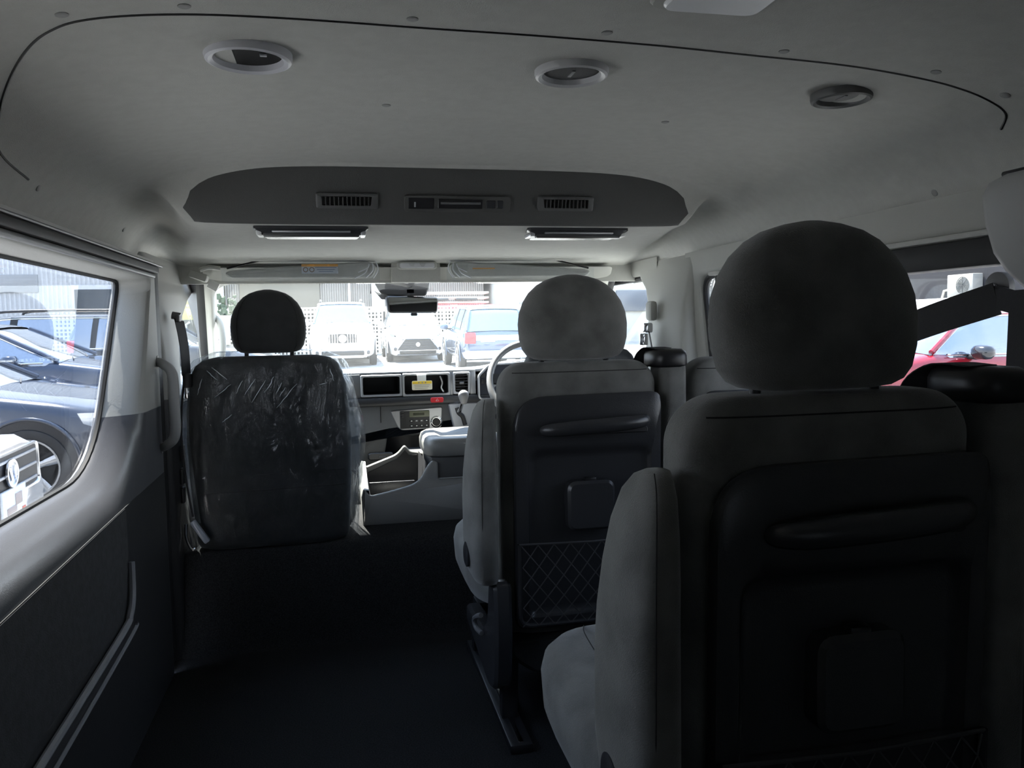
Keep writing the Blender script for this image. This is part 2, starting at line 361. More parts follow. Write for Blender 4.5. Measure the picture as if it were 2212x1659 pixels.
# windscreen and front wall
def ws(x, s, d):                                             # s: 0 at dash, 1 at header; d: pushed inward
    y = 3.70-.60*s; z = .78+.415*s
    return (x, y-d*.55, z-d*.8)
inn = rpoly([(-.825, .0), (.825, .0), (.735, .985), (-.735, .985)], [.02, .02, .14, .14], 9)
out = rpoly([(-.860, -.05), (.860, -.05), (.765, 1.10), (-.765, 1.10)], [.01, .01, .02, .02], 9)
mb = MB(); frame(mb, inn, out, [(0, -.02), (0, .0), (.12, .022), (.35, .03), (1, .012)], ws)
wf = struct(mb.build('wall_front', BEIGE, None, ang=60))
for sg in (-1, 1):                                           # black pillar seals beside the windscreen
    mb = MB(); rows = []
    for k in range(13):
        s_ = -.05+1.07*k/12; x0 = .858-.098*(s_+.05)/1.15; y0, z0 = ws(0, s_, .012)[1:]
        rows.append([(sg*x0, y0, z0), (sg*(x0+.012), y0-.012, z0), (sg*(x0+.030), y0-.006, z0), (sg*(x0+.036), y0+.03, z0), (sg*.888, y0+.26, z0)])
    mb.grid(rows); mb.build('pillar_seal', RUB, wf, ang=60)
mb = MB(); N = 20
rows = []
for j in range(N+1):
    s_ = j/N; hw = .84-.09*s_; rows.append([ws(hw*(2*i/N-1), s_, -.015) for i in range(N+1)])
mb.grid(rows); struct(mb.build('window_1', CLEAR, None, ang=180))
mb = MB(); mb.prism(rect(-.95, -.1, .95, .79), 3.70, 3.74, 'xz'); mb.build('bulkhead', PLB, wf)

# ================================================================== SEATS
def headrest(root, W, z0, z1, y, fab, xc=0.0, posts=True, post_h=.06, seams=False):
    H = z1-z0
    prof = [(0, .60, .5), (.015, .74, .72), (.05, .85, .86), (.12, .93, .96), (.25, .985, 1), (.42, 1, 1), (.55, .975, .99), (.68, .90, .95), (.79, .79, .87), (.88, .64, .76), (.94, .48, .62), (.98, .28, .42), (1, .10, .2)]
    mb = MB(); rows = []
    for t, wq, dq in prof: rows.append(sell(xc, y+.055+.012*t, z0+t*H, W/2*wq, .055*dq, 2.6))
    mb.grid(rows, True, True, True); hr = mb.build('headrest', fab, root, ang=180)
    for sx in (-1, 1) if seams else ():
        mb = MB(); pts = []
        for t, wq, dq in prof[2:-2]: pts.append((sx*W/2*wq*.80, y+.055+.012*t-.055*dq*.80+.0002, z0+t*H))
        mb.tube(pts, .0012, 5)
        mb.build('seam', SEAM, hr)
    if posts:
        for sx in (-1, 1):
            mb = MB(); mb.tube([(xc+sx*W*.30, y+.055, z0-post_h), (xc+sx*W*.30, y+.055, z0+.02)], .007, 10); mb.rbox((xc+sx*W*.30, y+.055, z0-post_h+.022), (.034, .03, .02), .006)
            mb.build('headrest_post', PLB, root)
    return hr
def backrest(root, x0, x1, z0, z1, y0, depth, fab, rc=.065, lean=.0, flare=.0):
    rows = []; n = 14; cx = (x0+x1)/2; hw = (x1-x0)/2
    zs = [(0, .80, .75), (.01, .93, .9), (.03, .985, .98), (.08, 1, 1), (.3, 1, 1), (.55, 1, 1), (.75, .995, .97)]
    rows = []
    H = z1-z0
    for t, a, d in zs: rows.append((z0+t*H, a, d))
    for k in range(n+1):
        a = k/n*PI/2; rows.append((z1-rc+rc*math.sin(a), 1-(rc/hw)*(1-math.cos(a))*1.0-.005, .97-(.38)*(1-math.cos(a))))
    mb = MB(); R = []
    for z, a, d in rows:
        yy = y0+lean*((z0+z1)/2-z)/H
        R.append(sell(cx, yy+depth/2, z, hw*a, depth/2*d, 4.2, 44))
    mb.grid(R, True, True, True); br_ = mb.build('backrest', fab, root, ang=180)
    ring = min(R, key=lambda q: abs(q[0][2]-(z1-.024))); pts = sorted([p for p in ring if p[1] < sum(q[1] for q in ring)/len(ring)-depth*.30], key=lambda p: p[0])
    mb = MB(); mb.tube([(p[0], p[1]+.0002, p[2]) for p in pts], .0012, 5); mb.build('seam', SEAM, br_)
    return br_
def rear_seat(name, label, loc):
    """aisle seat of a rear row, origin on the floor under the back face"""
    r = thing(name, label, 'seat', loc, 'seats of the rear rows'); X, Y, _ = loc
    OFF[r.name] = Vector((0, 0, 0))
    backrest(r, -.182, .215, .245, .912, .0, .115, FAB, .062, .02)
    headrest(r, .274, .916, 1.123, -.012, FAB, xc=.010, post_h=.05)
    # moulded back panel with a recess
    o = rpoly([(-.158, .268), (.212, .268), (.212, .836), (-.158, .832)], [.03, .03, .028, .085], 7)
    i_ = rpoly([(-.122, .300), (.182, .300), (.182, .700), (-.122, .700)], [.02, .02, .03, .035], 7)
    mb = MB()
    def mp(x, z, d): return (x, d+.02*(.58-z)/.667*1.0, z)
    rows = []
    for t, d in [(0, .0), (0, -.012), (.10, -.018), (.55, -.018), (.88, -.018), (1, -.012)]:
        rows.append([mp(a[0]*(1-t)+b[0]*t, a[1]*(1-t)+b[1]*t, d) for a, b in zip(o, i_)])
    rows.append([mp(b[0], b[1], -.005) for b in inset(i_, .006)]); rows.append([mp(b[0], b[1], -.004) for b in inset(i_, .02)])
    mb.grid(rows, True, False, True); bp = mb.build('back_panel', PLA, r, ang=50)
    # shallow label plate above the handle
    mb = MB(); q = rpoly(rect(-.012, .772, .118, .812), .004, 3); mb.prism(q, -.016, -.0235, 'xz', .002); mb.M = None
    mb.build('label_plate', PLB, bp)
    mb = MB(); mb.prism(rpoly(rect(-.075, .738, .175, .752), .006, 3), -.014, -.026, 'xz', .002); mb.build('handle_backing', PLB, bp)
    # grab handle
    pts = [(-.088, -.020, .752), (-.078, -.034, .754), (-.05, -.047, .757), (0, -.051, .760), (.07, -.051, .763), (.13, -.047, .766), (.160, -.036, .768), (.168, -.020, .769)]
    mb = MB(); P = smoothpath(pts, 4); n = len(P); rr = [.019*(math.sin(PI*min(1, max(0.0, .10+.8*i/(n-1))))**.45) for i in range(n)]
    mb.tube(P, rr, 12); mb.build('grab_handle', PLA, r)
    # folding cup holder (rounded square)
    mb = MB(); o2 = rpoly(rect(-.032, .508, .086, .628), .024, 5); mb.prism(o2, .010, -.038, 'xz', .007); ch = mb.build('cup_holder', PLA, r, ang=40)
    mb = MB(); mb.rbox((.027, -.022, .630), (.028, .018, .010), .003); mb.build('latch', PLB, ch)
    # net pocket
    fr = rpoly([(-.150, .480), (-.150, .283), (.208, .283), (.208, .480)], [.004, .03, .03, .004], 6)
    pth = [(a, -.021, b) for a, b in fr[6:-6]]
    mb = MB(); mb.tube([(-.150, -.021, .482)]+pth+[(.208, -.021, .482)], .006, 8); mb.build('net_frame', PLA, r)
    mb = MB(); nx, s = 9, .358/9
    def nd(i, j):
        x = -.145+i*s; z = .478-j*.0245; return (max(-.146, min(.203, x)), -.025-.012*math.sin(PI*j/8), z)
    for i in range(-8, 10):
        for sg in (1, -1):
            seg_ = []
            for j in range(9):
                ii = i+j*.5 if sg > 0 else 9-i-j*.5
                if -.01 <= ii <= 9.01: seg_.append(nd(ii, j))
            if len(seg_) > 1: mb.tube(seg_, .0013, 5)
    mb.tube([(-.15, -.024, .482), (.03, -.030, .479), (.208, -.024, .482)], .0028, 6)
    mb.build('net_pocket', mat('net_string', (.05, .05, .055), .6), r)
    # armrest folded upright on the aisle side
    mb = MB(); R = []
    for z, ya, yb, x0 in [(.388, .0, .09, -.238), (.392, -.03, .115, -.252), (.41, -.045, .125, -.262), (.48, -.052, .13, -.270), (.59, -.052, .125, -.271), (.65, -.05, .12, -.268), (.71, -.048, .11, -.262), (.76, -.042, .10, -.253), (.80, -.030, .08, -.243), (.82, -.012, .06, -.232), (.828, .005, .04, -.222)]:
        R.append(sell((x0-.196)/2, (ya+yb)/2, z, abs(x0+.196)/2, (yb-ya)/2, 2.7, 36))
    mb.grid(R, True, True, True); ar = mb.build('armrest', FAB, r, ang=180)
    mb = MB(); mb.lathe((-.266, .03, .455), (-1, 0, 0), [(.030, 0), (.030, .005), (.022, .008)], 24); mb.build('pivot_cap', PLA, ar)
    mb = MB(); mb.tube(smoothpath([(-.240, -.040, .42), (-.243, -.0515, .55), (-.240, -.0475, .70), (-.232, -.031, .80), (-.222, .0, .828)], 5), .0008, 5); mb.build('seam', MATS['seam_thread'], ar)
    # cushion
    mb = MB(); R = []
    for z, a, b in [(.275, .80, .86), (.285, .93, .95), (.32, .985, .99), (.36, 1, 1), (.385, .975, .98), (.402, .90, .93), (.410, .78, .85), (.413, .5, .6)]:
        R.append(sell(-.010, .355, z+.0, .232*a, .260*b, 4, 44))
    mb.grid(R, True, True, True)
    for i, v in enumerate(mb.v): v.z += .02*sm(.2, .62, v.y) if v.z > .35 else 0
    cu = mb.build('cushion', FAB, r, ang=180)
    mb = MB(); mb.tube(smoothpath([(-.150, .10, .416), (-.155, .30, .425), (-.150, .50, .436), (-.13, .585, .425)], 5), .0010, 5); mb.build('seam', MATS['seam_thread'], cu)
    # lower back flap, recliner cover, lever, legs, rail
    mb = MB(); mb.prism(rpoly([(-.17, .235), (.19, .235), (.19, .150), (-.10, .138), (-.17, .19)], [.01, .01, .02, .03, .03], 4), .02, .09, 'xz', .01); mb.build('under_seat_flap', FABF, r)
    mb = MB(); sc = rpoly([(-.030, .40), (.045, .385), (.070, .28), (.16, .215), (.42, .20), (.42, .15), (.06, .10), (-.015, .13), (-.04, .28)], [.03, .03, .03, .03, .02, .02, .05, .04, .04], 4)
    mb.prism(sc, -.215, -.172, 'yz', .008); mb.build('recliner_cover', PLA, r, ang=40)
    mb = MB(); mb.tube(smoothpath([(-.225, .10, .275), (-.232, .13, .262), (-.234, .155, .245), (-.23, .15, .225), (-.222, .115, .222)], 4), .0065, 8); mb.build('release_lever', GREYP, r)
    for x in (-.165, .165):
        mb = MB(); mb.prism([(.03, .18), (.10, .18), (.085, .02), (.055, .02)], x-.02, x+.02, 'yz', .003); mb.build('leg', PLB, r)
        mb = MB(); mb.prism([(.40, .20), (.47, .20), (.53, .02), (.49, .02)], x-.02, x+.02, 'yz', .003); mb.build('leg', PLB, r)
    for x in (-.165, .165):
        mb = MB(); mb.rbox((x, .25, .011), (.055, .66, .022), .004); mb.build('floor_rail', PLB, r)
    mb = MB(); mb.rbox((-.165, .25, .0235), (.012, .64, .004), .001); mb.build('rail_strip', CHROME, r)
    # shoulder belt guide on the outboard shoulder
    mb = MB(); R = []
    for z, a in [(.30, 1), (.60, 1), (.82, 1), (.875, 1), (.900, .96), (.918, .80), (.924, .55)]: R.append(sell(.257, .045, z, .033*min(1, a+.05), .058*a, 3.6, 28))
    mb.grid(R, True, True, True); tw = mb.build('belt_tower', FAB, r, ang=180)
    mb = MB(); R = [sell(.250, .045, z, .046*a, .062*b, 3, 28) for z, a, b in [(.892, .92, .92), (.898, 1, 1), (.920, 1, 1), (.930, .93, .93), (.936, .75, .75)]]
    mb.grid(R, True, True, True); mb.build('belt_guide', mat('gloss_black', (.012, .012, .014), .38), tw, ang=60)
    mb = MB(); mb.ribbon(smoothpath([(.235, .02, .938), (.225, .09, .935), (.215, .135, .88), (.19, .15, .70), (.16, .15, .50), (.16, .17, .42)], 6), (1, 0, 0), .046, .0016); mb.build('belt', WEB, tw)
    OFF[r.name] = Vector((0, 0, 0))
    return r
seat2 = rear_seat('rear_seat', 'charcoal fabric aisle seat in the middle row, directly behind the steering wheel', (.252, 1.85, 0))
seat3 = dup(seat2, (.270, .855, 0), 'nearest charcoal fabric seat, with the largest headrest, at the right foreground')
def window_seat(loc, label):
    r = thing('window_seat', label, 'seat', loc, 'seats of the rear rows'); OFF[r.name] = Vector((0, 0, 0))
    backrest(r, -.135, .135, .245, .912, .0, .115, FAB, .07, .02)
    headrest(r, .20, .915, 1.08, -.012, FAB, xc=.045, post_h=.045)
    mb = MB(); mb.prism(rpoly(rect(-.10, .28, .10, .83), .03, 5), .004, -.012, 'xz', .004); mb.build('back_panel', PLA, r)
    mb = MB(); R = [sell(0, .355, z, .145*a, .260*b, 4, 36) for z, a, b in [(.275, .9, .9), (.30, 1, 1), (.37, 1, 1), (.40, .93, .95), (.415, .6, .7)]]
    mb.grid(R, True, True, True); mb.build('cushion', FAB, r, ang=180)
    for x in (-.09, .09):
        mb = MB(); mb.prism([(.04, .28), (.10, .28), (.085, .0), (.055, .0)], x-.018, x+.018, 'yz', .003); mb.build('leg', PLB, r)
        mb = MB(); mb.prism([(.42, .28), (.49, .28), (.53, .0), (.49, .0)], x-.018, x+.018, 'yz', .003); mb.build('leg', PLB, r)
    return r
ws2 = window_seat((.682, 1.85, 0), 'middle-row seat by the right window, its shoulder just showing between two seats')
ws3 = dup(ws2, (.715, .855, 0), 'seat by the right window beside the nearest seat, only its edge showing at far right', skip=('headrest', 'headrest_post'))

# front seats -----------------------------------------------------
def front_seat(name, label, loc):
    r = thing(name, label, 'seat', loc, 'front seats'); OFF[r.name] = Vector((0, 0, 0))
    mb = MB(); R = []
    prof = [(0, .80, .7), (.012, .90, .9), (.04, .935, 1), (.15, .955, 1), (.35, .985, 1), (.55, 1, 1), (.72, .985, .96), (.84, .955, .90), (.91, .915, .82), (.955, .86, .72), (.985, .77, .55), (1, .60, .3)]
    z0, z1 = -.005, .615
    for t, a, d in prof: R.append(sell(-.006, .065+.02*(.5-t), z0+t*(z1-z0), .257*a, .062*d, 4.0, 44))
    mb.grid(R, True, True, True); mb.build('backrest', FABF, r, ang=180)
    for z in (.185, .235):
        mb = MB(); mb.tube([(-.225, .010, z-.002), (0, .006, z+.002), (.225, .010, z+.006)], .002, 5); mb.build('seam', MATS['seam_thread'], r)
    headrest(r, .236, .624, .828, .0, FABF, post_h=.045, seams=True)
    mb = MB(); R = [sell(0, .335, z, .245*a, .24*b, 4, 40) for z, a, b in [(.03, .85, .9), (.05, .97, .98), (.11, 1, 1), (.15, .95, .97), (.165, .8, .85)]]
    mb.grid(R, True, True, True); mb.build('cushion', FABF, r, ang=180)
    mb = MB(); mb.rbox((0, .335, .02), (.36, .40, .05), .01); mb.build('seat_base', PLB, r)
    # loose polythene cover
    mb = MB(); R = []; rnd = random.Random(3); n = 60
    ph = [rnd.uniform(0, 6.3) for _ in range(6)]
    for j in range(30):
        t = j/29; base = [lerp([(p_[0], p_[1]) for p_ in prof], t), lerp([(p_[0], p_[2]) for p_ in prof], t)]
        ring = []
        for k in range(n):
            a = 2*PI*k/n; c, d = math.cos(a), math.sin(a)
            x = math.copysign(abs(c)**.5, c); y = math.copysign(abs(d)**.5, d)
            wr = .003*math.sin(7*a+ph[0]+5*t)+.003*math.sin(13*a+ph[1]-9*t)+.002*math.sin(23*a+ph[2]+17*t)
            ex = .020*(1 if c > 0 else .55)*(abs(c)**.5)*(.8+.5*math.sin(PI*min(1, t*1.05)))
            if d < 0 and abs(x) < .9: ex = .0
            off = (.006 if d < 0 else .02)+wr*(.7 if d < 0 else 1.5)
            px = -.006+x*(.257*base[0]+ex+.004)+wr*.8*(1 if c > 0 else -1)*(abs(c) > .6)
            py = .065+.02*(.5-t)+y*(.062*base[1]+off)
            ring.append((px, py, z0-.015+t*(z1-z0+.030)+.002*math.sin(11*a+ph[3])))
        R.append(ring)
    mb.grid(R, True, False, False)
    last = R[-1]; cen = (0, .055, z1+.020); k = len(mb.v); mb.v += [Vector(cen)]; b0 = 29*n
    for q in range(n): mb.f.append([b0+q, b0+(q+1) % n, k])
    mb.build('polythene_cover', FILM, r, ang=180)
    return r
fs1 = front_seat('front_seat', 'dark front passenger seat under a wrinkled clear plastic cover, on the left', (-.521, 2.65, .305))
fs2 = dup(fs1, (.53, 2.65, .305), 'driver seat under clear plastic, almost hidden behind the middle-row headrest')
fs2.scale = (.86, 1, 1)
# extra folds of film standing off the passenger seat: the right flap and the lower left corner
mb = MB(); rows = []
rnd = random.Random(5)
for j in range(26):
    t = j/25; z = .30+t*.61; bulge = lerp([(0, .0), (.15, .012), (.35, .030), (.55, .040), (.68, .034), (.85, .012), (1, .002)], t)
    x = -.521+.245*lerp([(0, .93), (.4, .985), (.6, 1), (.85, .96), (1, .80)], t)
    rows.append([(x-.006, 2.655, z), (x+.006+bulge*.3+.003*math.sin(9*t*3), 2.66, z), (x+.010+bulge*.8, 2.675+.004*math.sin(t*19), z), (x+.014+bulge, 2.70+.005*math.sin(t*27), z), (x+.008+bulge*.9, 2.735, z), (x+.002+bulge*.5, 2.77, z)])
mb.grid(rows); o = mb.build('loose_film_flap', FILM, fs1, ang=180)
o.data.transform(Matrix.Translation(-Vector((-.521, 2.65, .305))))
mb = MB(); mb.grid([[(-.255-.03*math.sin(PI*t), .03+.04*s_, .0+.62*t) for s_ in (0, .5, 1)] for t in [i/12 for i in range(13)]])
mb.build('loose_film_flap', FILM, fs1, ang=180)
# pale tubes painting in the glints of the film's crinkles on the back of the passenger seat
rnd = random.Random(11)
def crease_glint(x0, z0, x1, z1, h=.0022, yb=-.008):
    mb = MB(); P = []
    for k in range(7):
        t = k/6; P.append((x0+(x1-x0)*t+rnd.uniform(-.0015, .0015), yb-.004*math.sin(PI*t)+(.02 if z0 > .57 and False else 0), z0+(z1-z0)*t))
    mb.tube(P, [.0002+h*.38*math.sin(PI*(.05+.9*k/6)) for k in range(7)], 5); mb.build('film_glint', GLINTM, fs1)
GLINTM = mat('fold_glint', (.62, .64, .68), .15)
for a in [(-.17, .585, -.125, .545), (-.185, .575, -.155, .545), (-.115, .53, -.165, .49), (-.04, .545, -.075, .495), (-.01, .54, -.055, .47), (.01, .535, -.015, .50), (.04, .53, .02, .495), (.085, .525, .02, .45), (.05, .515, .03, .485), (-.08, .54, -.10, .50), (-.20, .55, -.215, .50), (.19, .57, .20, .53), (-.115, .435, -.145, .412), (.155, .52, .18, .525), (-.06, .55, -.06, .53), (.015, .55, .0, .52)]: crease_glint(*a)

# ================================================================== CEILING FITTINGS
DKG = mat('overhead_grey', (.08, .08, .078), .75, bump=.3, bscale=400)
# moulded duct cover along the step in the headliner
mb = MB(); rows = []
for i in range(61):
    u = -1+2*i/60; x = .660*u; e = max(0, 1-abs(u)**8)
    yc = 2.100; row = []
    for k in range(13):
        t = -1+2*k/12; y = yc+.040*t*(e**.5); lift = .010*(1-t**4)*e
        row.append((x, y-lift*.9, zceil(x, y)-lift*.45-.0005))
    rows.append(row)
mb.grid(rows); mb.build('duct_cover', DKG, ceiling, ang=180)
mb = MB()                                                    # screw plugs and clips of the headliner
for k, (x, y) in enumerate([(-.614, 1.090), (-.473, 1.085), (-.19, 1.10), (.084, 1.107), (.374, 1.132), (.626, 1.115), (.74, 1.10), (-.2, 1.522), (.363, 1.559), (-.841, 1.681), (-.843, 2.304), (.862, 1.397)]):
    z = zceil(x, y); nrm = Vector(((zceil(x-.004, y)-zceil(x+.004, y))/.008*-1, 0, -1)).normalized() if abs(x) < .8 else Vector((-math.copysign(.9, x), 0, -.4)).normalized()
    mb = MB(); mb.lathe(Vector((x, y, z)), nrm, [(.008, -.002), (.008, .0008), (.006, .0018), (.002, .0015)], 16)
    mb.build('trim_clip', mat('clip_grey', (.30, .30, .29), .7), ceiling)
def ceil_ring(x, y, R, label, dark, speaker):
    z = zceil(x, y)-.001
    r = thing('ceiling_vent' if not speaker else 'ceiling_speaker', label, 'vent' if not speaker else 'speaker', (x, y, z)); c = Vector((x, y, z))
    mb = MB(); mb.lathe(c, (0, 0, -1), [(R, -.004), (R, .004), (R*.97, .009), (R*.90, .011), (R*.80, .008), (R*.76, .0), (R*.74, -.003)], 40, True); mb.build('ring', mat('ring_'+dark[0], dark[1], .4), r)
    mb = MB(); mb.lathe(c, (0, 0, -1), [(R*.78, -.003), (R*.78, .0), (R*.5, .003 if speaker else -.0), (.002, .004 if speaker else .0)], 36); g = mb.build('grille' if speaker else 'bowl', mat('grille_'+dark[0], dark[2], .85, bump=.8, bscale=900), r)
    if not speaker:
        mb = MB(); mb.rbox((x+R*.35, y-R*.20, z-.003), (.010, .006, .004), .001); mb.build('tab', SILV, r)
    else:
        mb = MB(); mb.rbox((x, y, z-.0045), (.006, .03, .002), .0008); mb.build('badge', GREYP, g)
    return r
ceil_ring(-.416, 1.265, .063, 'open round air vent with a pale ring on the left of the ceiling', ('a', (.62, .62, .66), (.006, .006, .006)), False)
ceil_ring(.082, 1.277, .060, 'round speaker with a pale ring in the middle of the ceiling', ('b', (.55, .55, .56), (.08, .08, .08)), True)
ceil_ring(.574, 1.281, .052, 'thin dark-rimmed round speaker on the right of the ceiling', ('c', (.10, .10, .10), (.30, .30, .29)), True)
r = thing('ceiling_lamp', 'pale lamp lens on the ceiling cut off by the top edge', 'lamp', (.17, .90, 1.408))
mb = MB(); mb.prism(rpoly(rect(.09, .82, .25, .985), .03, 5), 1.409, 1.396, 'xy', .004); mb.build('housing', BEIGE, r)
mb = MB(); mb.prism(rpoly(rect(.105, .835, .235, .97), .02, 5), 1.397, 1.389, 'xy', .003); mb.build('lens', mat('lamp_lens', (.85, .86, .88), .25), r)
# two overhead air vents in the duct cover
def duct_vent(x, label, tilt):
    y, z = 2.0915, 1.322; r = thing('air_vent', label, 'vent', (x, y, z-.02))
    a = math.radians(22)
    T = Matrix.Translation((x, y-.012, z)) @ Matrix.Rotation(a, 4, 'X')
    mb = MB(); mb.M = T
    o = rpoly([(-.076, -.019), (.076, -.019), (.076, .019), (-.076, .019)], .006, 4); i_ = rpoly([(-.062+tilt, -.011), (.058+tilt, -.011), (.062, .012), (-.062, .012)], .003, 4)
    rows = [[(p[0], .006, p[1]) for p in o], [(p[0], -.006, p[1]) for p in o], [(p[0], -.008, p[1]) for p in inset(o, .004)], [(p[0], -.007, p[1]) for p in i_], [(p[0], .008, p[1]) for p in i_]]
    mb.grid(rows, True, False, True); mb.build('bezel', mat('vent_bezel', (.10, .10, .10), .5), r)
    for k in range(11):
        mb = MB(); mb.M = T; mb.rbox((-.052+k*.0105, -.003, 0), (.003, .008, .022), .001); mb.build('slat', mat('vent_slat', (.05, .05, .05), .6), r)
duct_vent(-.268, 'slotted air vent at the left of the overhead duct cover', 0)
duct_vent(.300, 'slotted air vent at the right of the overhead duct cover', .004)
r = thing('overhead_panel', 'dark overhead switch panel between the two slotted roof vents', 'control panel', (.01, 2.09, 1.30))
T = Matrix.Translation((.012, 2.078, 1.318)) @ Matrix.Rotation(math.radians(22), 4, 'X')
def pb(m_, name, x0, x1, z0, z1, d0, d1_, par, rr=.003):
    mb = MB(); mb.M = T; mb.prism(rpoly(rect(x0, z0, x1, z1), rr, 3), d0, d1_, 'xz', .0015); return mb.build(name, m_, par)
pb(DKG, 'surround', -.138, .138, -.022, .020, .006, -.003, r, .008)
e = pb(PLB, 'window', -.128, -.062, -.014, .014, -.002, -.005, r); pb(SILV, 'marker', -.113, -.109, -.009, .004, -.005, -.006, e, .001)
e = pb(PLB, 'display', -.052, .064, -.012, .012, -.002, -.008, r); pb(GREYP, 'light_bar', -.046, .058, .000, .006, -.008, -.011, e, .001)
pb(PLA, 'button', .074, .098, -.011, .010, -.002, -.005, r); pb(PLA, 'button', .102, .118, -.011, .010, -.002, -.005, r)
# pair of flat air outlets under the step
def outlet(x, label, flip):
    z = 1.2705; y = 2.235; r = thing('air_outlet', label, 'air outlet', (x, y, z))
    o = rpoly([(x-.150, 2.175), (x+.150, 2.175), (x+.128, 2.290), (x-.128, 2.290)], .02, 5); o2 = rpoly([(x-.128, 2.188), (x+.128, 2.188), (x+.118, 2.292), (x-.118, 2.292)], .012, 5)
    mb = MB(); rows = [[(p[0], p[1], z+.004) for p in o], [(p[0], p[1], z-.006) for p in o], [(p[0], p[1], z-.022) for p in o2]]
    mb.grid(rows, True, True, True); mb.build('housing', PLA, r)
    mb = MB(); mb.rbox((x, 2.181, z-.014), (.20, .012, .005), .002); mb.build('silver_strip', SILV, r)
    mb = MB(); mb.rbox((x, 2.195, z-.021), (.245, .022, .012), .003); mb.build('flap', mat('outlet_flap', (.07, .07, .072), .3), r)
    for sx in (-1, 1):
        mb = MB(); mb.rbox((x+sx*.133, 2.22, z-.016), (.014, .075, .012), .003); mb.build('end_cap', SILV if sx*flip > 0 else WHITE, r)
outlet(-.360, 'flat air outlet with silver strip hanging under the left of the duct cover', 1)
outlet(.368, 'flat air outlet with silver strip hanging under the right of the duct cover', -1)

# ---- sun visors
def visor(cx, hw, label, right, kink):
    r = thing('sun_visor', label, 'sun visor', (cx, 3.03, 1.18))
    c = [(cx-hw, 1.225-(.018 if not right else 0)), (cx-hw+.02, 1.185), (cx+hw-.02, 1.185), (cx+hw, 1.225-(.018 if right else 0)), (cx+hw-.03, 1.246-(.03 if right else 0)), (cx-hw+.03, 1.246-(.03 if not right else 0))]
    mb = MB(); mb.prism(rpoly(c, [.02, .015, .015, .02, .02, .02], 4), 3.035, 3.015, 'xz', .005); mb.build('panel', LINER, r)
    mb = MB(); zl, zr = (1.222, 1.249) if not right else (1.249, 1.219); mb.tube([(cx-hw+.01, 3.026, zl), (cx+(-hw*.55 if not right else hw*.5), 3.026, 1.2495), (cx+hw-.01, 3.026, zr)], .0035, 6); mb.build('shadow_line', RUB, r)  # black tube paints the shadow line along the visor's top edge
    mb = MB(); yb = 3.008; rows = []
    for j in range(9):
        t = j/8; z = 1.249-.075*t
        rows.append([(cx+(hw+.006)*(-1+2*i/30), yb-.003*math.sin(i*1.7+j*.9)-.004*t+(.010*t if i % 5 == 2 else 0), z-(.03 if right else 0)*sm(15, 30, i)*(1-t)*1.0-(.03 if not right else 0)*(1-sm(0, 15, i))*(1-t)-.004*math.sin(i*.8)*t) for i in range(31)])
    mb.grid(rows); mb.build('polythene_cover', FILM, r, ang=180)
    sx = cx+(hw-.03)*(-1 if right else 1)
    mb = MB()
    for dx, z0, dz in ((0, 1.246, -.062), (.012, 1.238, -.052), (.024, 1.235, -.03), (.03, 1.22, -.036)):
        q = -1 if right else 1
        mb.tube(smoothpath([(sx+q*.022-q*dx, 3.004, z0), (sx+q*.03-q*dx*1.6, 3.001, z0+dz*.5), (sx+q*.012-q*dx*2.2, 3.002, z0+dz)], 4), .0022, 5)
    mb.build('fold_glint', MATS['fold_glint'], r)  # pale tubes paint the light on the folds of the wrap
    return r
v1 = visor(-.42, .268, 'clear-wrapped sun visor with an orange warning sticker, above the passenger seat', False, 0)
v2 = visor(.385, .280, 'clear-wrapped sun visor above the steering wheel', True, 0)
mb = MB(); mb.rbox((-.358, 3.012, 1.219), (.128, .003, .034), .001); st = mb.build('sticker', mat('sticker_white', (.62, .66, .72), .5), v1)
mb = MB(); mb.rbox((-.358, 3.0100, 1.2315), (.128, .002, .009), .0005); mb.build('orange_band', mat('sticker_orange', (.85, .42, .10), .5), st)
mb = MB()
for k in range(2): mb.lathe((-.408+.022*k, 3.0105, 1.216), (0, -1, 0), [(.009, 0), (.009, .001), (.0065, .001), (.0065, 0)], 16, True)
mb.build('pictogram', mat('sticker_ink', (.25, .16, .10), .6), st)
for k in range(3):
    mb = MB(); mb.rbox((-.337, 3.0102, 1.224-.0075*k), (.075-.012*k, .001, .0022), .0003); mb.build('text_line', mat('sticker_blue', (.22, .27, .40), .6), st)
mb = MB(); mb.rbox((.24, 3.010, 1.218), (.085, .002, .004), .001); mb.build('sticker', MATS['sticker_orange'], v2)
mb = MB(); mb.tube(smoothpath([(-.70, 3.02, 1.222), (-.735, 3.01, 1.225), (-.765, 3.0, 1.215)], 4), .008, 8); mb.build('hinge_arm', BEIGE, v1)
# trim block above the left pillar (belt-like cap) and its white tab
mb = MB(); mb.M = Matrix.Translation((-.775, 3.02, 1.197)) @ Matrix.Rotation(.35, 4, 'Y'); mb.rbox((0, 0, 0), (.062, .05, .028), .008); cp = mb.build('visor_bracket', BEIGE, None); tag(cp, 'grey trim cap at the top of the left windscreen pillar', 'trim cap')
mb = MB(); mb.M = Matrix.Translation((-.725, 3.0, 1.163)) @ Matrix.Rotation(.5, 4, 'Y'); mb.rbox((0, 0, 0), (.036, .012, .032), .004); tg = mb.build('paper_tag', WHITE, None); tag(tg, 'white paper tag hanging beside the left sun visor', 'tag')
for v_ in (v1, v2): v_.location.y -= .025
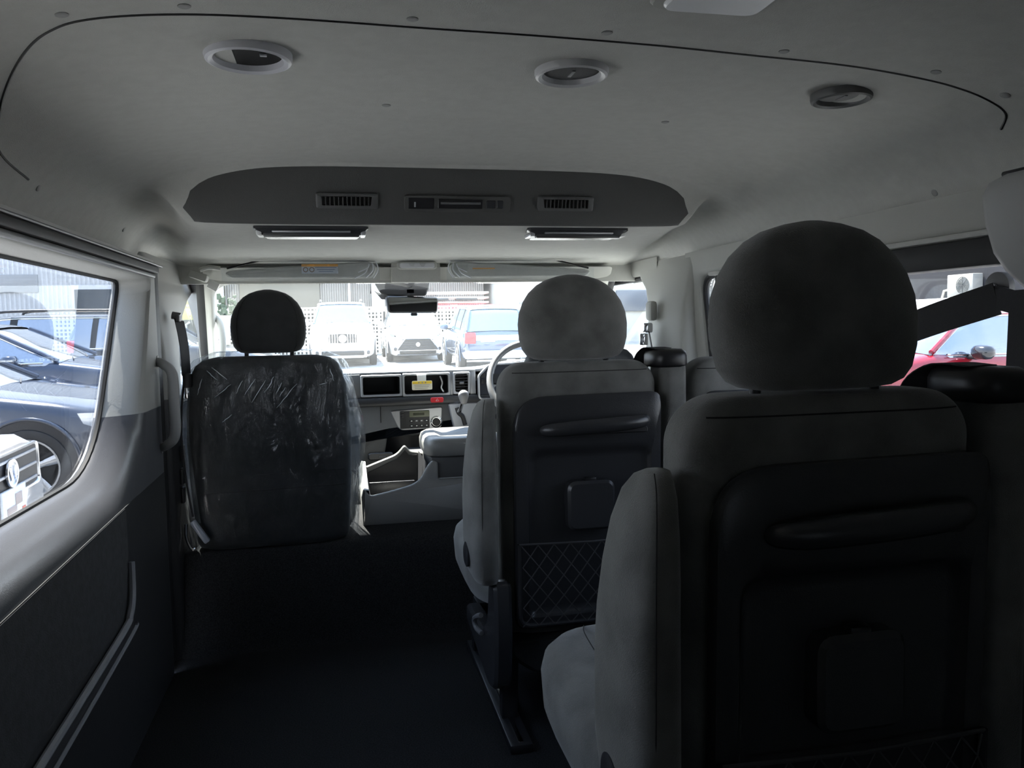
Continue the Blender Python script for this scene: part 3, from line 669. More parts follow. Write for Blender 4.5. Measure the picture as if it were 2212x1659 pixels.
# map lamp
r = thing('map_lamp', 'small oval lamp unit between the two sun visors', 'lamp', (-.008, 3.03, 1.235))
mb = MB(); mb.prism(rpoly(rect(-.082, 1.216, .066, 1.246), .014, 5), 3.03, 3.012, 'xz', .004); mb.build('housing', BEIGE, r)
mb = MB(); mb.prism(rpoly(rect(-.072, 1.221, .056, 1.240), .009, 5), 3.012, 3.008, 'xz', .0015); mb.build('lens', mat('map_lens', (.60, .61, .64), .2), r)
for x in (-.028, .012):
    mb = MB(); mb.prism([(x-.012, 1.238), (x+.012, 1.238), (x+.004, 1.226), (x-.004, 1.226)], 3.009, 3.004, 'xz', .001); mb.build('switch', SILV, r)
mb = MB(); mb.prism(rect(-.10, 1.172, .082, 1.262), 3.06, 3.035, 'xz'); mb.build('header_infill', LINER, ceiling); r.location.y -= .02
mb = MB(); mb.prism(rect(-.90, 1.172, .90, 1.262), 3.09, 3.07, 'xz'); mb.build('header_rail', LINER, ceiling)

# ---- mirror and sensor housing
r = thing('rearview_mirror', 'interior rearview mirror hanging at the top of the windscreen', 'mirror', (-.01, 3.2, 1.09))
T = Matrix.Translation((-.010, 3.20, 1.092)) @ Matrix.Rotation(math.radians(13.5), 4, 'Z') @ Matrix.Rotation(math.radians(1.5), 4, 'Y')
mb = MB(); mb.M = T; o = rpoly([(-.108, .033), (-.098, -.034), (.104, -.030), (.108, .033)], .014, 5)
mb.prism(o, -.004, .022, 'xz', .005); mb.build('shell', PLB, r)
mb = MB(); mb.M = T; mb.prism(inset(o, .006), -.0055, -.002, 'xz'); mb.build('mirror_glass', mat('mirror_glass', (.85, .87, .87), .02, metal=1.0), r)
mb = MB(); mb.rbox((-.006, 3.193, 1.054), (.026, .012, .012), .004); mb.build('dip_lever', PLB, r)
mb = MB(); mb.tube([(-.012, 3.22, 1.10), (-.018, 3.215, 1.145), (-.02, 3.20, 1.17)], [.016, .013, .016], 10); mb.rbox((-.018, 3.205, 1.145), (.044, .03, .03), .008); mb.build('stem', PLB, r)
r = thing('sensor_housing', 'black camera housing on the windscreen behind the mirror', 'sensor', (-.05, 3.18, 1.13))
mb = MB(); mb.prism(rpoly([(-.163, 1.19), (-.135, 1.138), (-.10, 1.127), (.045, 1.127), (.062, 1.19)], .012, 4), 3.215, 3.19, 'xz', .005); mb.build('cover', PLB, r)
mb = MB(); mb.prism(rpoly([(-.158, 1.15), (-.13, 1.115), (-.06, 1.115), (-.06, 1.135), (-.13, 1.14)], .004, 3), 3.225, 3.217, 'xz', .002); mb.build('bracket', GREYP, r)
mb = MB(); mb.rbox((-.172, 3.2, 1.16), (.004, .006, .045), .001); mb.build('antenna', PLB, r)

# ---- grips and belts on the pillars
def grip(name, label, P, r0, m, pads=()):
    r = thing(name, label, 'grab handle', tuple(P[-1]))
    pp = smoothpath(P, 6); n = len(pp)
    mb = MB(); mb.tube(pp, [r0*(.75+.25*math.sin(PI*i/(n-1))) for i in range(n)], 12); mb.build('bar', m, r, ang=180)
    for q in (P[0], P[-1]):
        mb = MB(); mb.lathe(Vector(q), (math.copysign(1, q[0]), 0, 0), [(.016, -.008), (.018, .0), (.020, .02)], 16); mb.build('mount', m, r)
GRIPM = mat('grip_grey', (.36, .36, .35), .55)
grip('grab_handle', 'long grey assist grip on the pillar beside the sliding door', [(-.812, 2.44, .920), (-.790, 2.425, .913), (-.765, 2.42, .885), (-.763, 2.42, .80), (-.765, 2.42, .71), (-.790, 2.425, .680), (-.812, 2.44, .672)], .015, GRIPM)
grip('grab_handle', 'short grey grip on the left windscreen pillar beside the passenger headrest', [(-.790, 3.34, 1.072), (-.765, 3.32, 1.062), (-.748, 3.31, 1.02), (-.745, 3.31, .94), (-.760, 3.32, .885), (-.79, 3.33, .87)], .014, BEIGE)
r = thing('seat_belt', 'passenger seat belt with a shiny plastic sleeve hanging by the left pillar', 'seat belt', (-.74, 2.68, .33))
mb = MB(); mb.rbox((-.770, 2.70, 1.045), (.012, .05, .022), .004); mb.tube([(-.79, 2.70, 1.055), (-.765, 2.70, 1.05)], .012, 10); mb.build('d_ring', GREYP, r)
mb = MB(); mb.ribbon(smoothpath([(-.770, 2.70, 1.040), (-.758, 2.68, .985), (-.752, 2.67, .93), (-.750, 2.665, .865)], 6), (.5, 1, 0), .042, .002); mb.build('webbing', WEB, r)
mb = MB(); mb.rbox((-.746, 2.66, .850), (.026, .03, .045), .006); mb.build('buckle_tongue', PLB, r)
mb = MB(); mb.rbox((-.748, 2.655, .812), (.016, .010, .035), .003); mb.build('metal_plate', CHROME, r)
mb = MB(); mb.ribbon(smoothpath([(-.752, 2.66, .80), (-.760, 2.655, .70), (-.753, 2.65, .58), (-.742, 2.645, .46), (-.735, 2.64, .40)], 8), (.9, .45, 0), .022, .004); mb.build('plastic_sleeve', FILM, r)
mb = MB(); mb.ribbon(smoothpath([(-.757, 2.665, .86), (-.772, 2.66, .70), (-.765, 2.655, .55), (-.748, 2.65, .42)], 8), (.9, .45, 0), .006, .003); mb.build('webbing', WEB, r)
mb = MB(); mb.M = Matrix.Translation((-.727, 2.635, .375)) @ Matrix.Rotation(-.55, 4, 'Y'); mb.rbox((0, 0, 0), (.020, .02, .085), .006); mb.build('anchor_buckle', mat('buckle_plastic', (.25, .27, .31), .2), r)
mb = MB(); mb.tube(smoothpath([(-.768, 2.64, .40), (-.768, 2.635, .36), (-.755, 2.63, .325), (-.742, 2.63, .32)], 5), .005, 8); mb.build('anchor_wire', CHROME, r); r.location.x -= .020

r = thing('seat_belt', 'driver seat belt with chrome buckle on the right front pillar', 'seat belt', (.80, 2.6, .75))
mb = MB(); mb.rbox((.80, 2.72, 1.045), (.03, .055, .07), .012); mb.build('height_adjuster', BEIGE, r)
mb = MB(); mb.rbox((.775, 2.70, .985), (.035, .03, .035), .006); mb.build('d_ring', CHROME, r)
mb = MB(); mb.ribbon(smoothpath([(.775, 2.70, .97), (.762, 2.69, .93), (.735, 2.68, .90), (.70, 2.68, .875)], 6), (.3, 1, 0), .040, .0025); mb.build('plastic_sleeve', FILM, r)
mb = MB(); mb.rbox((.752, 2.675, .945), (.030, .012, .042), .004); mb.rbox((.752, 2.668, .945), (.014, .004, .022), .002); mb.build('buckle_tongue', CHROME, r)
mb = MB(); mb.ribbon(smoothpath([(.782, 2.70, .97), (.795, 2.69, .86), (.798, 2.69, .70)], 6), (.3, 1, 0), .042, .002); mb.build('webbing', WEB, r)

# rear right pillar trim and its belt
r = thing('pillar_cover', 'curved grey pillar cover at the upper right edge beside the side window', 'pillar trim', (.86, 1.1, 1.03))
mb = MB(); rows = []
for z, ya, x0 in [(1.238, 1.175, .80), (1.230, 1.20, .795), (1.21, 1.215, .795), (1.16, 1.212, .80), (1.11, 1.203, .81), (1.08, 1.188, .82), (1.05, 1.155, .825), (1.03, 1.115, .83), (1.015, 1.06, .83), (1.01, 1.0, .84)]:
    rows.append([(.89, ya+.006, z), (x0+.03, ya+.004, z), (x0+.008, ya-.004, z), (x0, ya-.02, z), (x0-.002, ya-.08, z), (x0+.0, ya-.16, z), (x0+.02, ya-.32, z), (.89, ya-.34, z)])
mb.grid(rows, False); mb.add([rows[0][k] for k in range(8)], [list(range(8))]); mb.build('cover', GRIPM, r, ang=60)
mb = MB(); mb.rbox((.83, 1.14, 1.240), (.05, .07, .010), .004); mb.build('cap', PLB, r)
r = thing('seat_belt', 'black seat belt slanting across the right side window', 'seat belt', (.82, 1.2, .70))
mb = MB(); mb.lathe((.862, 1.225, 1.052), (-1, 0, 0), [(.028, 0), (.028, .012), (.02, .016), (.004, .017)], 24); mb.build('anchor_cover', GREYP, r)
mb = MB(); mb.lathe((.845, 1.225, 1.052), (-1, 0, 0), [(.009, 0), (.009, .006), (.005, .009)], 12); mb.build('bolt', CHROME, r)
mb = MB(); mb.ribbon(smoothpath([(.828, 1.200, 1.032), (.800, 1.30, 1.002), (.775, 1.42, .965), (.75, 1.56, .93)], 8), [(0, -.12, 1)]*25, .058, .0025); mb.build('webbing', WEB, r)
mb = MB(); mb.ribbon(smoothpath([(.828, 1.21, 1.035), (.828, 1.15, 1.02), (.826, 1.10, .99), (.822, 1.06, .95)], 6), (0, .35, 1), .04, .0025); mb.build('webbing', WEB, r)
mb = MB(); mb.ribbon([(.822, 1.135, 1.045), (.812, 1.13, .85), (.81, 1.125, .62)], (0, 1, .02), .062, .0025); mb.build('webbing', WEB, r)

# ================================================================== DASHBOARD, WHEEL, CONSOLE
D = thing('dashboard', 'grey dashboard with open storage pockets and silver bezels below the windscreen', 'dashboard', (0, 3.4, .3))
mb = MB(); rows = []
for i in range(41):
    x = -.86+1.72*i/40; hood = .028*math.exp(-((x-.52)/.21)**4)
    rows.append([(x, 3.262, .818), (x, 3.262, .822+hood*.5), (x, 3.268, .828+hood), (x, 3.30, .833+hood), (x, 3.45, .826+hood*.5), (x, 3.66, .806), (x, 3.70, .795), (x, 3.70, .4)])
mb.grid(rows); mb.build('dash_top', DASHM, D, ang=60)
# upper fascia: plates around four openings
zb, zt = .727, .820
def opening(x0, x1, z0, z1, name, depth, r_=.010, m=SILV, inm=PLB, edge=.010):
    i_ = rpoly(rect(x0, z0, x1, z1), r_, 4); o = rpoly(rect(x0-edge, z0-edge, x1+edge, z1+edge), r_, 4)
    mb = MB(); rows = [[(p[0], 3.268, p[1]) for p in o], [(p[0], 3.252, p[1]) for p in o], [(p[0], 3.249, p[1]) for p in inset(o, .003)], [(p[0], 3.250, p[1]) for p in inset(i_, -.001)], [(p[0], 3.262, p[1]) for p in i_]]
    mb.grid(rows, True); b = mb.build(name+'_bezel', m, D, ang=50)
    mb = MB(); mb.grid([[(p[0], 3.261, p[1]) for p in i_], [(p[0], 3.261+depth, p[1]) for p in inset(i_, .004)]], True, False, True); mb.build(name, inm, D, ang=50)
    return b
opening(-.212, -.066, .736, .806, 'storage_pocket', .09, .008)
opening(-.046, .130, .733, .808, 'radio_opening', .10, .008)
opening(.160, .212, .736, .808, 'side_vent', .05, .008)
for k in range(6):
    mb = MB(); mb.rbox((.186, 3.257, .745+.0115*k), (.050, .010, .003), .001); mb.build('vent_blade', PLA, D)
mb = MB(); mb.rbox((.186, 3.250, .772), (.018, .012, .010), .003); mb.build('vent_tab', GREYP, D)
# fascia sheet around the openings, with real holes between columns
FAC = mat('fascia_silver', (.36, .37, .39), .38, metal=.4)
for x0, x1, z0, z1 in ((-.86, -.222, .724, .818), (.222, .245, .724, .818), (-.222, .245, .818, .826), (.137, .153, .724, .818)):
    if x1-x0 < .01: continue
    mb = MB(); mb.rbox(((x0+x1)/2, 3.262, (z0+z1)/2), (x1-x0, .012, z1-z0), .002); mb.build('fascia', FAC if x0 > -.8 else DASHM, D)
mb = MB(); mb.rbox((-.056, 3.256, .771), (.004, .010, .09), .001); mb.build('fascia_seam', PLA, D)
# instrument binnacle
o = rpoly([(.252, .700), (.252, .800), (.30, .848), (.72, .860), (.80, .82), (.80, .70)], [.02, .01, .02, .03, .03, .02], 4)
mb = MB(); rows = [[(p[0], 3.262, p[1]) for p in o], [(p[0], 3.235, p[1]) for p in o], [(p[0], 3.233, p[1]) for p in inset(o, .006)], [(p[0], 3.25, p[1]) for p in inset(o, .010)]]
mb.grid(rows, True); mb.build('binnacle_rim', SILV, D, ang=50)
mb = MB(); mb.prism(inset(o, .008), 3.249, 3.262, 'xz'); bn = mb.build('instrument_panel', mat('cluster_blue', (.05, .055, .07), .3), D)
mb = MB(); mb.lathe((.308, 3.248, .768), (0, -1, 0), [(.020, 0), (.022, .012), (.018, .022), (.005, .024)], 18); mb.build('knob', SILV, bn)
for z in (.80, .775): 
    mb = MB(); mb.rbox((.275, 3.246, z), (.018, .006, .018), .003); mb.build('switch', PLA, bn)
mb = MB(); mb.lathe((.44, 3.247, .79), (0, -1, 0), [(.045, 0), (.045, .006), (.04, .003)], 28); mb.lathe((.56, 3.247, .79), (0, -1, 0), [(.045, 0), (.045, .006), (.04, .003)], 28); mb.build('gauges', PLB, bn)
# belt line under the openings with the hazard switch
mb = MB(); mb.rbox((0, 3.258, .706), (1.70, .035, .034), .010); mb.build('lower_ledge', PLA, D)
mb = MB(); mb.prism(rpoly(rect(.055, .697, .108, .718), .008, 5), 3.242, 3.234, 'xz', .002); hz = mb.build('hazard_switch', mat('hazard_red', (.62, .02, .03), .35), D)
mb = MB(); tri = [(.0765, .7035), (.0885, .7035), (.0825, .7125)]; mb.tube([(a, 3.2335, b) for a, b in tri+[tri[0]]], .0007, 5); mb.build('triangle_mark', WHITE, hz)
# lower centre panel with the climate unit
mb = MB(); mb.prism(rpoly([(-.86, .45), (-.86, .692), (.86, .692), (.86, .45), (.14, .45), (.12, .56), (-.07, .56), (-.115, .60), (-.13, .50), (-.16, .42), (-.22, .40), (-.30, .45)], [.01, .01, .01, .01, .02, .02, .03, .03, .03, .03, .03, .03], 4), 3.275, 3.31, 'xz', .008); mb.build('lower_panel', DASHM, D, ang=50)
mb = MB(); mb.tube([(-.145, 3.273, .685), (-.145, 3.273, .62)], .0018, 5); mb.build('panel_seam', PLB, D)
hv = rpoly([(-.107, .666), (-.072, .584), (.100, .589), (.106, .676)], [.01, .025, .010, .010], 5)
mb = MB(); mb.prism(hv, 3.276, 3.266, 'xz', .003); H = mb.build('climate_panel', SILV, D)
mb = MB(); mb.prism(rpoly(rect(-.068, .592, .052, .664), .004, 3), 3.266, 3.263, 'xz', .001); mb.build('control_face', mat('hvac_black', (.018, .019, .022), .4), H)
mb = MB(); mb.prism(rpoly(rect(-.030, .638, .052, .663), .003, 3), 3.2632, 3.2615, 'xz', .0005); mb.build('display', mat('lcd', (.12, .13, .075), .25), H)
mb = MB(); mb.rbox((-.022+.03, 3.261, .650), (.045, .0006, .010), .0002); mb.build('display_digits', mat('lcd_ink', (.05, .055, .03), .5), H)
for k in range(3):
    mb = MB(); mb.rbox((-.060, 3.262, .660-.009*k), (.014, .003, .0065), .001); mb.build('button', PLA, H)
for i in range(4):
    for j in range(2):
        x = -.022+.0205*i; z = .622-.020*j
        mb = MB(); mb.rbox((x, 3.262, z), (.014, .004, .010), .0015); mb.build('button', GREYP if j == 0 and i in (1, 2) else PLA, H)
        mb = MB(); mb.rbox((x, 3.2597, z+.001), (.006, .0006, .004), .0002); mb.build('button_mark', WHITE, H)
mb = MB(); mb.lathe((.079, 3.266, .615), (0, -1, 0), [(.0235, 0), (.0235, .006), (.019, .009), (.018, .006)], 28); kb = mb.build('dial', CHROME, H)
mb = MB(); mb.lathe((.079, 3.260, .615), (0, -1, 0), [(.0165, 0), (.0165, .006), (.014, .008)], 24); mb.build('dial_face', PLB, kb)
# shift panel and lever
mb = MB(); mb.prism(rpoly([(.128, .690), (.150, .578), (.30, .555), (.30, .690)], [.012, .012, .012, .012], 4), 3.275, 3.245, 'xz', .004); SG = mb.build('shift_panel', mat('shift_silver', (.42, .44, .48), .35, metal=.4), D)
mb = MB(); mb.tube(smoothpath([(.163, 3.243, .672), (.170, 3.241, .650), (.185, 3.240, .635), (.195, 3.240, .600)], 4), .009, 8); mb.build('gate_slot', PLB, SG)
mb = MB(); mb.tube([(.168, 3.24, .655), (.170, 3.19, .675), (.172, 3.14, .708)], [.007, .006, .006], 10); mb.tube([(.176, 3.24, .655), (.176, 3.19, .675), (.174, 3.14, .708)], .004, 8); L = mb.build('gear_lever', CHROME, D)
mb = MB(); mb.M = Matrix.Translation((.173, 3.12, .727)); mb.grid([sell(0, 0, z, a, b, 2, 20) for z, a, b in [(-.030, .009, .009), (-.022, .013, .012), (-.008, .018, .016), (.004, .0215, .019), (.014, .020, .018), (.022, .013, .012), (.026, .005, .005)]], True, True, True); mb.build('lever_knob', mat('knob_grey', (.20, .20, .21), .4), L, ang=180)
# recess under the climate unit
mb = MB(); rows = []
for k in range(10):
    t = k/9; z = .60-.26*t; rows.append([(-.86, 3.38, z), (-.30, 3.42, z), (-.20, 3.40, z), (-.13+.06*math.sin(PI*t*.6), 3.32, z), (-.10+.07*math.sin(PI*t*.6), 3.285, z), (.02, 3.285, z), (.02, 3.35, z), (.86, 3.36, z)])
mb.grid(rows); mb.build('footwell_panel', PLB, D, ang=60)
mb = MB(); mb.prism(rpoly(rect(-.20, .47, -.10, .50), .012, 4), 3.28, 3.255, 'xz', .004); mb.build('cup_tray', PLA, D)
mb = MB(); mb.rbox((-.145, 3.253, .483), (.03, .002, .005), .001); mb.build('tray_mark', GREYP, D)
# yellow caution tag hanging in the radio opening
r = thing('caution_tag', 'yellow and white tag hanging in the radio opening of the dashboard', 'tag', (.024, 3.245, .745))
mb = MB(); mb.rbox((.022, 3.243, .796), (.036, .0025, .030), .001); mb.build('hook', mat('paper', (.8, .8, .76), .7), r)
mb = MB(); mb.prism(rpoly(rect(-.018, .750, .064, .787), .006, 4), 3.243, 3.240, 'xz', .0006); cdx = mb.build('card', mat('card_cream', (.82, .78, .62), .6), r)
mb = MB(); mb.rbox((.023, 3.2395, .780), (.078, .001, .011), .0003); mb.build('yellow_band', mat('card_yellow', (.90, .62, .05), .6), cdx)
for k in range(3):
    mb = MB(); mb.rbox((.023-.002*k, 3.2394, .770-.0065*k), (.064-.006*k, .0006, .0018), .0002); mb.build('text_line', mat('card_ink', (.35, .33, .28), .7), cdx)
for x in (.010, .024, .037):
    mb = MB(); mb.rbox((x, 3.2388, .780), (.005, .0005, .005), .0002); mb.build('mark', MATS['card_ink'], cdx)
mb = MB(); mb.tube(smoothpath([(.100, 3.27, .802), (.108, 3.265, .775), (.103, 3.26, .755), (.112, 3.262, .738)], 5), .003, 6); wv = mb.build('wire_bundle', mat('wire_white', (.6, .6, .6), .5)); tag(wv, 'pale wires hanging inside the radio opening to the right of the tag', 'wires')
# steering wheel
r = thing('steering_wheel', 'steering wheel partly hidden behind the middle-row seat', 'steering wheel', (.455, 3.05, .78))
T = Matrix.Translation((.455, 3.06, .775)) @ Matrix.Rotation(math.radians(-32), 4, 'X')
mb = MB(); mb.M = T; mb.tube([(.186*math.cos(2*PI*k/48), 0, .186*math.sin(2*PI*k/48)) for k in range(49)], .0135, 12, False); mb.build('rim', GREYP, r, ang=180)
mb = MB(); mb.M = T; mb.prism(rpoly([(-.075, .045), (.075, .045), (.06, -.06), (-.06, -.06)], .03, 5), -.035, .03, 'xz', .015); mb.build('hub', PLA, r)
for a in (8, 172, 270):
    mb = MB(); mb.M = T; q = math.radians(a); mb.ribbon([(.06*math.cos(q), 0, .06*math.sin(q)), (.185*math.cos(q), 0, .185*math.sin(q))], (-math.sin(q), 0, math.cos(q)), .04, .014); mb.build('spoke', PLA, r)
mb = MB(); mb.tube([(.455, 3.09, .76), (.455, 3.26, .66)], .035, 12); mb.build('column', PLA, r)

# centre console between the front seats
CONM = mat('console_grey', (.17, .17, .165), .42, bump=.15, bscale=450)
K = thing('centre_console', 'grey centre console with low tray on the left and padded lid box on the right', 'console', (.06, 2.8, .345))
prof = [(-.240, .330), (-.243, .43), (-.235, .462), (-.213, .432), (-.150, .444), (-.070, .462), (-.040, .482), (-.018, .525), (.002, .545), (.02, .535), (.02, .480), (.26, .478), (.26, .330)]
mb = MB(); n_ = 12
outl = rpoly(prof, [.004, .02, .012, .012, .02, .03, .02, .02, .012, .005, .005, .005, .005], 4)
mb.prism(outl, 2.735, 2.752, 'xz', .005); mb.build('rear_panel', CONM, K, ang=50)
mb = MB(); mb.grid([[(-.240, y, .33), (-.243, y, .43+.05*sm(2.74, 3.06, y)), (-.232, y, .455+.05*sm(2.74, 3.06, y)), (-.218, y, .452+.05*sm(2.74, 3.06, y)), (-.205, y, .39)] for y in (2.74, 2.85, 2.95, 3.05)]); mb.build('tray_side', CONM, K, ang=60)
mb = MB(); mb.grid([[(-.205, y, .39), (-.18, y, .385), (-.05, y, .385), (-.03, y, .40), (-.018, y, .535)] for y in (2.752, 3.05)]); mb.build('tray_floor', PLB, K)
mb = MB(); mb.rbox((-.13, 2.93, .418), (.17, .008, .05), .003); mb.build('tray_divider', PLA, K)
mb = MB(); mb.prism(rpoly([(-.24, .345), (-.24, .475), (-.10, .525), (-.070, .56), (-.05, .535), (-.02, .53), (.02, .52), (.02, .345)], [.01, .02, .02, .012, .01, .01, .01, .01], 4), 3.04, 3.055, 'xz', .004); mb.build('front_panel', CONM, K)
mb = MB(); mb.prism([(-.215, .39), (-.215, .458), (-.10, .508), (-.070, .54), (-.055, .52), (-.025, .52), (-.025, .39)], 3.038, 3.034, 'xz'); mb.build('tray_wall', PLB, K)
mb = MB(); mb.rbox((.125, 2.90, .510), (.255, .30, .085), .006); mb.build('box', mat('console_dark', (.06, .06, .062), .45), K)
mb = MB(); rows = [sell(.122, 2.90, z, a, b, 5, 44) for z, a, b in [(.553, .136, .158), (.560, .142, .164), (.592, .142, .164), (.610, .136, .158), (.618, .122, .142), (.6185, .094, .115), (.612, .080, .10), (.606, .072, .09)]]
mb.grid(rows, True, True, True); mb.build('lid', CONM, K, ang=50)
mb = MB(); mb.rbox((.14, 2.733, .481), (.235, .004, .003), .001); mb.build('edge_strip', SILV, K)
mb = MB(); mb.rbox((.05, 3.12, .43), (.26, .12, .20), .02); mb.build('console_front', PLB, K)

# ================================================================== OUTSIDE
SL = .027
def zg(y): return -.64+SL*y
ASPH = mat('asphalt', (.24, .24, .235), .9, bump=.6, bscale=60, var=.25, vscale=3)
mb = MB(); mb.add([(-60, -30, zg(-30)), (60, -30, zg(-30)), (60, 60, zg(60)), (-60, 60, zg(60))], [[0, 1, 2, 3]])
gr = struct(mb.build('ground', ASPH, None))
def corr_mat(name, c, sc, dark=.7, rough=.6):
    m = bpy.data.materials.new(name); m.use_nodes = True; n = m.node_tree; b = n.nodes['Principled BSDF']; b.inputs['Roughness'].default_value = rough
    t = n.nodes.new('ShaderNodeTexCoord'); wv_ = n.nodes.new('ShaderNodeTexWave'); wv_.bands_direction = 'X'; wv_.inputs['Scale'].default_value = sc; wv_.wave_profile = 'SIN'
    r_ = n.nodes.new('ShaderNodeValToRGB'); r_.color_ramp.elements[0].position = .25; r_.color_ramp.elements[1].position = .5
    r_.color_ramp.elements[0].color = (*[q*dark for q in c], 1); r_.color_ramp.elements[1].color = (*c, 1)
    bp = n.nodes.new('ShaderNodeBump'); bp.inputs['Distance'].default_value = .03
    n.links.new(t.outputs['Object'], wv_.inputs['Vector']); n.links.new(wv_.outputs['Fac'], r_.inputs[0]); n.links.new(r_.outputs[0], b.inputs['Base Color']); n.links.new(wv_.outputs['Fac'], bp.inputs['Height']); n.links.new(bp.outputs[0], b.inputs['Normal'])
    MATS[name] = m; return m
def building(name, label, x0, x1, y0, y1, h, m, loc=None):
    r = thing(name, label, 'building', ((x0+x1)/2, (y0+y1)/2, zg(y0)))
    mb = MB(); mb.rbox(((x0+x1)/2, (y0+y1)/2, (h+zg(y0)-.5)/2+.0), (x1-x0, y1-y0, h-zg(y0)+.5), .01); mb.build('walls', m, r)
    mb = MB(); mb.rbox(((x0+x1)/2, (y0+y1)/2, h+.05), (x1-x0+.3, y1-y0+.3, .12), .02); mb.build('roof', mat('roof_grey', (.3, .31, .33), .6), r)
    return r
bl = building('building', 'pale corrugated metal shed beyond the dark cars on the left', -26, -6.15, 25, 32, 6.2, corr_mat('corrugated_white', (.58, .60, .62), 2.6, .82))
mb = MB(); mb.rbox((-17.2, 24.97, 2.45), (17.4, .06, .5), .01); mb.build('wall_band', mat('band_grey', (.30, .31, .32), .6), bl)
mb = MB(); mb.rbox((-6.95, 24.96, 1.1), (1.40, .05, 2.6), .01); dr = mb.build('door_frame', mat('frame_white', (.6, .61, .63), .5), bl)
mb = MB(); mb.rbox((-6.97, 24.92, 1.02), (1.2, .04, 2.5), .01); mb.build('doorway', mat('dark_opening', (.07, .08, .09), .8), bl)
by = building('building', 'yellow-green building seen through the gap beside the passenger belt', -7.6, -5.75, 34, 34.8, 5.5, mat('yellow_wall', (.58, .55, .26), .8, var=.08, vscale=2))
mb = MB(); mb.rbox((-6.5, 33.95, .75), (1.9, .05, 1.5), .02); mb.build('gate', mat('gate_grey', (.18, .18, .16), .7), by)
mb = MB(); mb.tube([(-6.2, 33.85, .2), (-6.2, 33.85, 1.3), (-6.05, 33.85, 1.4)], .05, 8); mb.build('pipe', mat('frame_white', (.6, .61, .63), .5), by)
bf = building('building', 'pale corrugated warehouse with a beige roller shutter straight ahead', -5.3, 6.0, 35, 42, 6.0, corr_mat('corrugated_cream', (.25, .235, .21), 3.2, .6))
mb = MB(); mb.rbox((-2.63, 34.95, 1.3), (3.2, .08, 3.35), .01); sh = mb.build('roller_shutter', corr_mat('shutter_beige', (.13, .115, .085), .1, .9), bf)
mb = MB(); mb.rbox((-2.63, 34.93, 3.02), (3.4, .1, .12), .01); mb.build('shutter_lintel', mat('lintel', (.62, .60, .54), .6), bf)
mb = MB(); mb.rbox((1.4, 34.9, 2.1), (.55, .15, 3.2), .02); mb.rbox((.2, 34.9, 2.3), (.12, .15, 3.6), .02); mb.build('downpipe', mat('frame_white', (.6, .61, .63), .5), bf)
mb = MB(); mb.rbox((-5.0, 34.85, 3.0), (.3, .2, 3.), .05); mb.build('end_pillar', mat('frame_white', (.6, .61, .63), .5), bf)
b4 = building('building', 'white building to the right behind the steering wheel', 6.4, 15, 33, 40, 5.5, mat('render_white', (.50, .49, .45), .8, var=.05, vscale=1))
mb = MB(); mb.rbox((7.4, 32.9, 1.55), (.5, .1, .95), .02); mb.build('notice_board', mat('notice_grey', (.25, .26, .29), .6), b4)
mb = MB(); mb.rbox((12.2, 32.9, 2.0), (1.6, .1, .9), .02); mb.build('window', mat('dark_window', (.12, .13, .15), .2), b4)
b5 = building('building', 'dark grey building behind the red car on the right', 15.225, 30, 14, 27, 4.5, mat('render_grey', (.016, .017, .022), .8, var=.12, vscale=1))
for y0 in (15, 19.3, 23.6):
    mb = MB(); mb.rbox((15.21, y0+1.4, 1.35), (.06, 2.4, .5), .01); mb.build('window', mat('window_band', (.03, .035, .055), .25), b5)
# boundary wall and air conditioner
mb = MB(); mb.rbox((9.6, 12.9, .35), (.2, 8.6, 1.95), .01); bw = mb.build('boundary_wall', mat('white_block', (.82, .82, .80), .7, var=.04, vscale=2)); tag(bw, 'white boundary wall between the red car and the dark grey building', 'wall')

# pierced concrete block fence
def fence(x0, x1, y, label, group):
    z0 = zg(y)-.1; z1 = 1.74; mb = MB(); n = int((x1-x0)/.125)
    for i in range(n+1): mb.rbox((x0+(x1-x0)*i/n, y, (z0+z1)/2), (.052 if i % 4 else .09, .10, z1-z0), .004, 1)
    k = int((z1-z0)/.125)
    for j in range(k+1): mb.rbox(((x0+x1)/2, y, z0+(z1-z0)*j/k), (x1-x0+.05, .098, .050 if j % 3 else .085), .004, 1)
    o = mb.build('block_fence', mat('block_white', (.55, .55, .53), .85)); tag(o, label, 'fence', group)
fence(-4.5, 1.2, 28.2, 'pierced white block fence behind the large white four-wheel drive', 'pierced block fences')
fence(1.35, 8.6, 28.2, 'pierced white block fence between the compact white car and the dark blue estate', 'pierced block fences')
mb = MB(); mb.prism(rect(-4.5, -.1, 8.6, 1.60), 28.35, 28.42, 'xz'); hd = mb.build('fence_backing', mat('backing_dark', (.02, .022, .025), .9)); tag(hd, 'dark backing added close behind the pierced block fences to darken their holes', 'backing')  # unreal backing sheet, added so the fence holes read dark

# flatbed lorry with red side, beyond the fence
r = thing('lorry', 'red and white lorry bed loaded with stacked frames above the fence', 'lorry', (4.3, 31, zg(31)))
mb = MB(); mb.rbox((4.3, 31, 1.72), (3.2, 1.6, .26), .02); mb.build('red_side', mat('lorry_red', (.65, .06, .08), .4), r)
for z in (1.85, 2.03, 2.22):
    mb = MB(); mb.rbox((4.1, 31, z+.1), (2.6, .9, .07), .01); mb.build('stacked_frame', WHITE, r)
for x in (3.0, 4.1):
    mb = MB(); mb.rbox((x+.4, 30.5, 2.06), (.8, .5, .09), .01); mb.build('crate', PLA, r)
mb = MB(); mb.rbox((4.3, 31, 1.0), (3.2, 1.7, 1.2), .05); mb.build('chassis', PLA, r)
for x in (2.9, 4.9):
    mb = MB(); mb.lathe((x+.4, 30.1, zg(30)+.42), (0, -1, 0), [(.42, -.2), (.42, 0), (.3, .02), (.1, .0)], 24); mb.build('wheel', RUB, r)
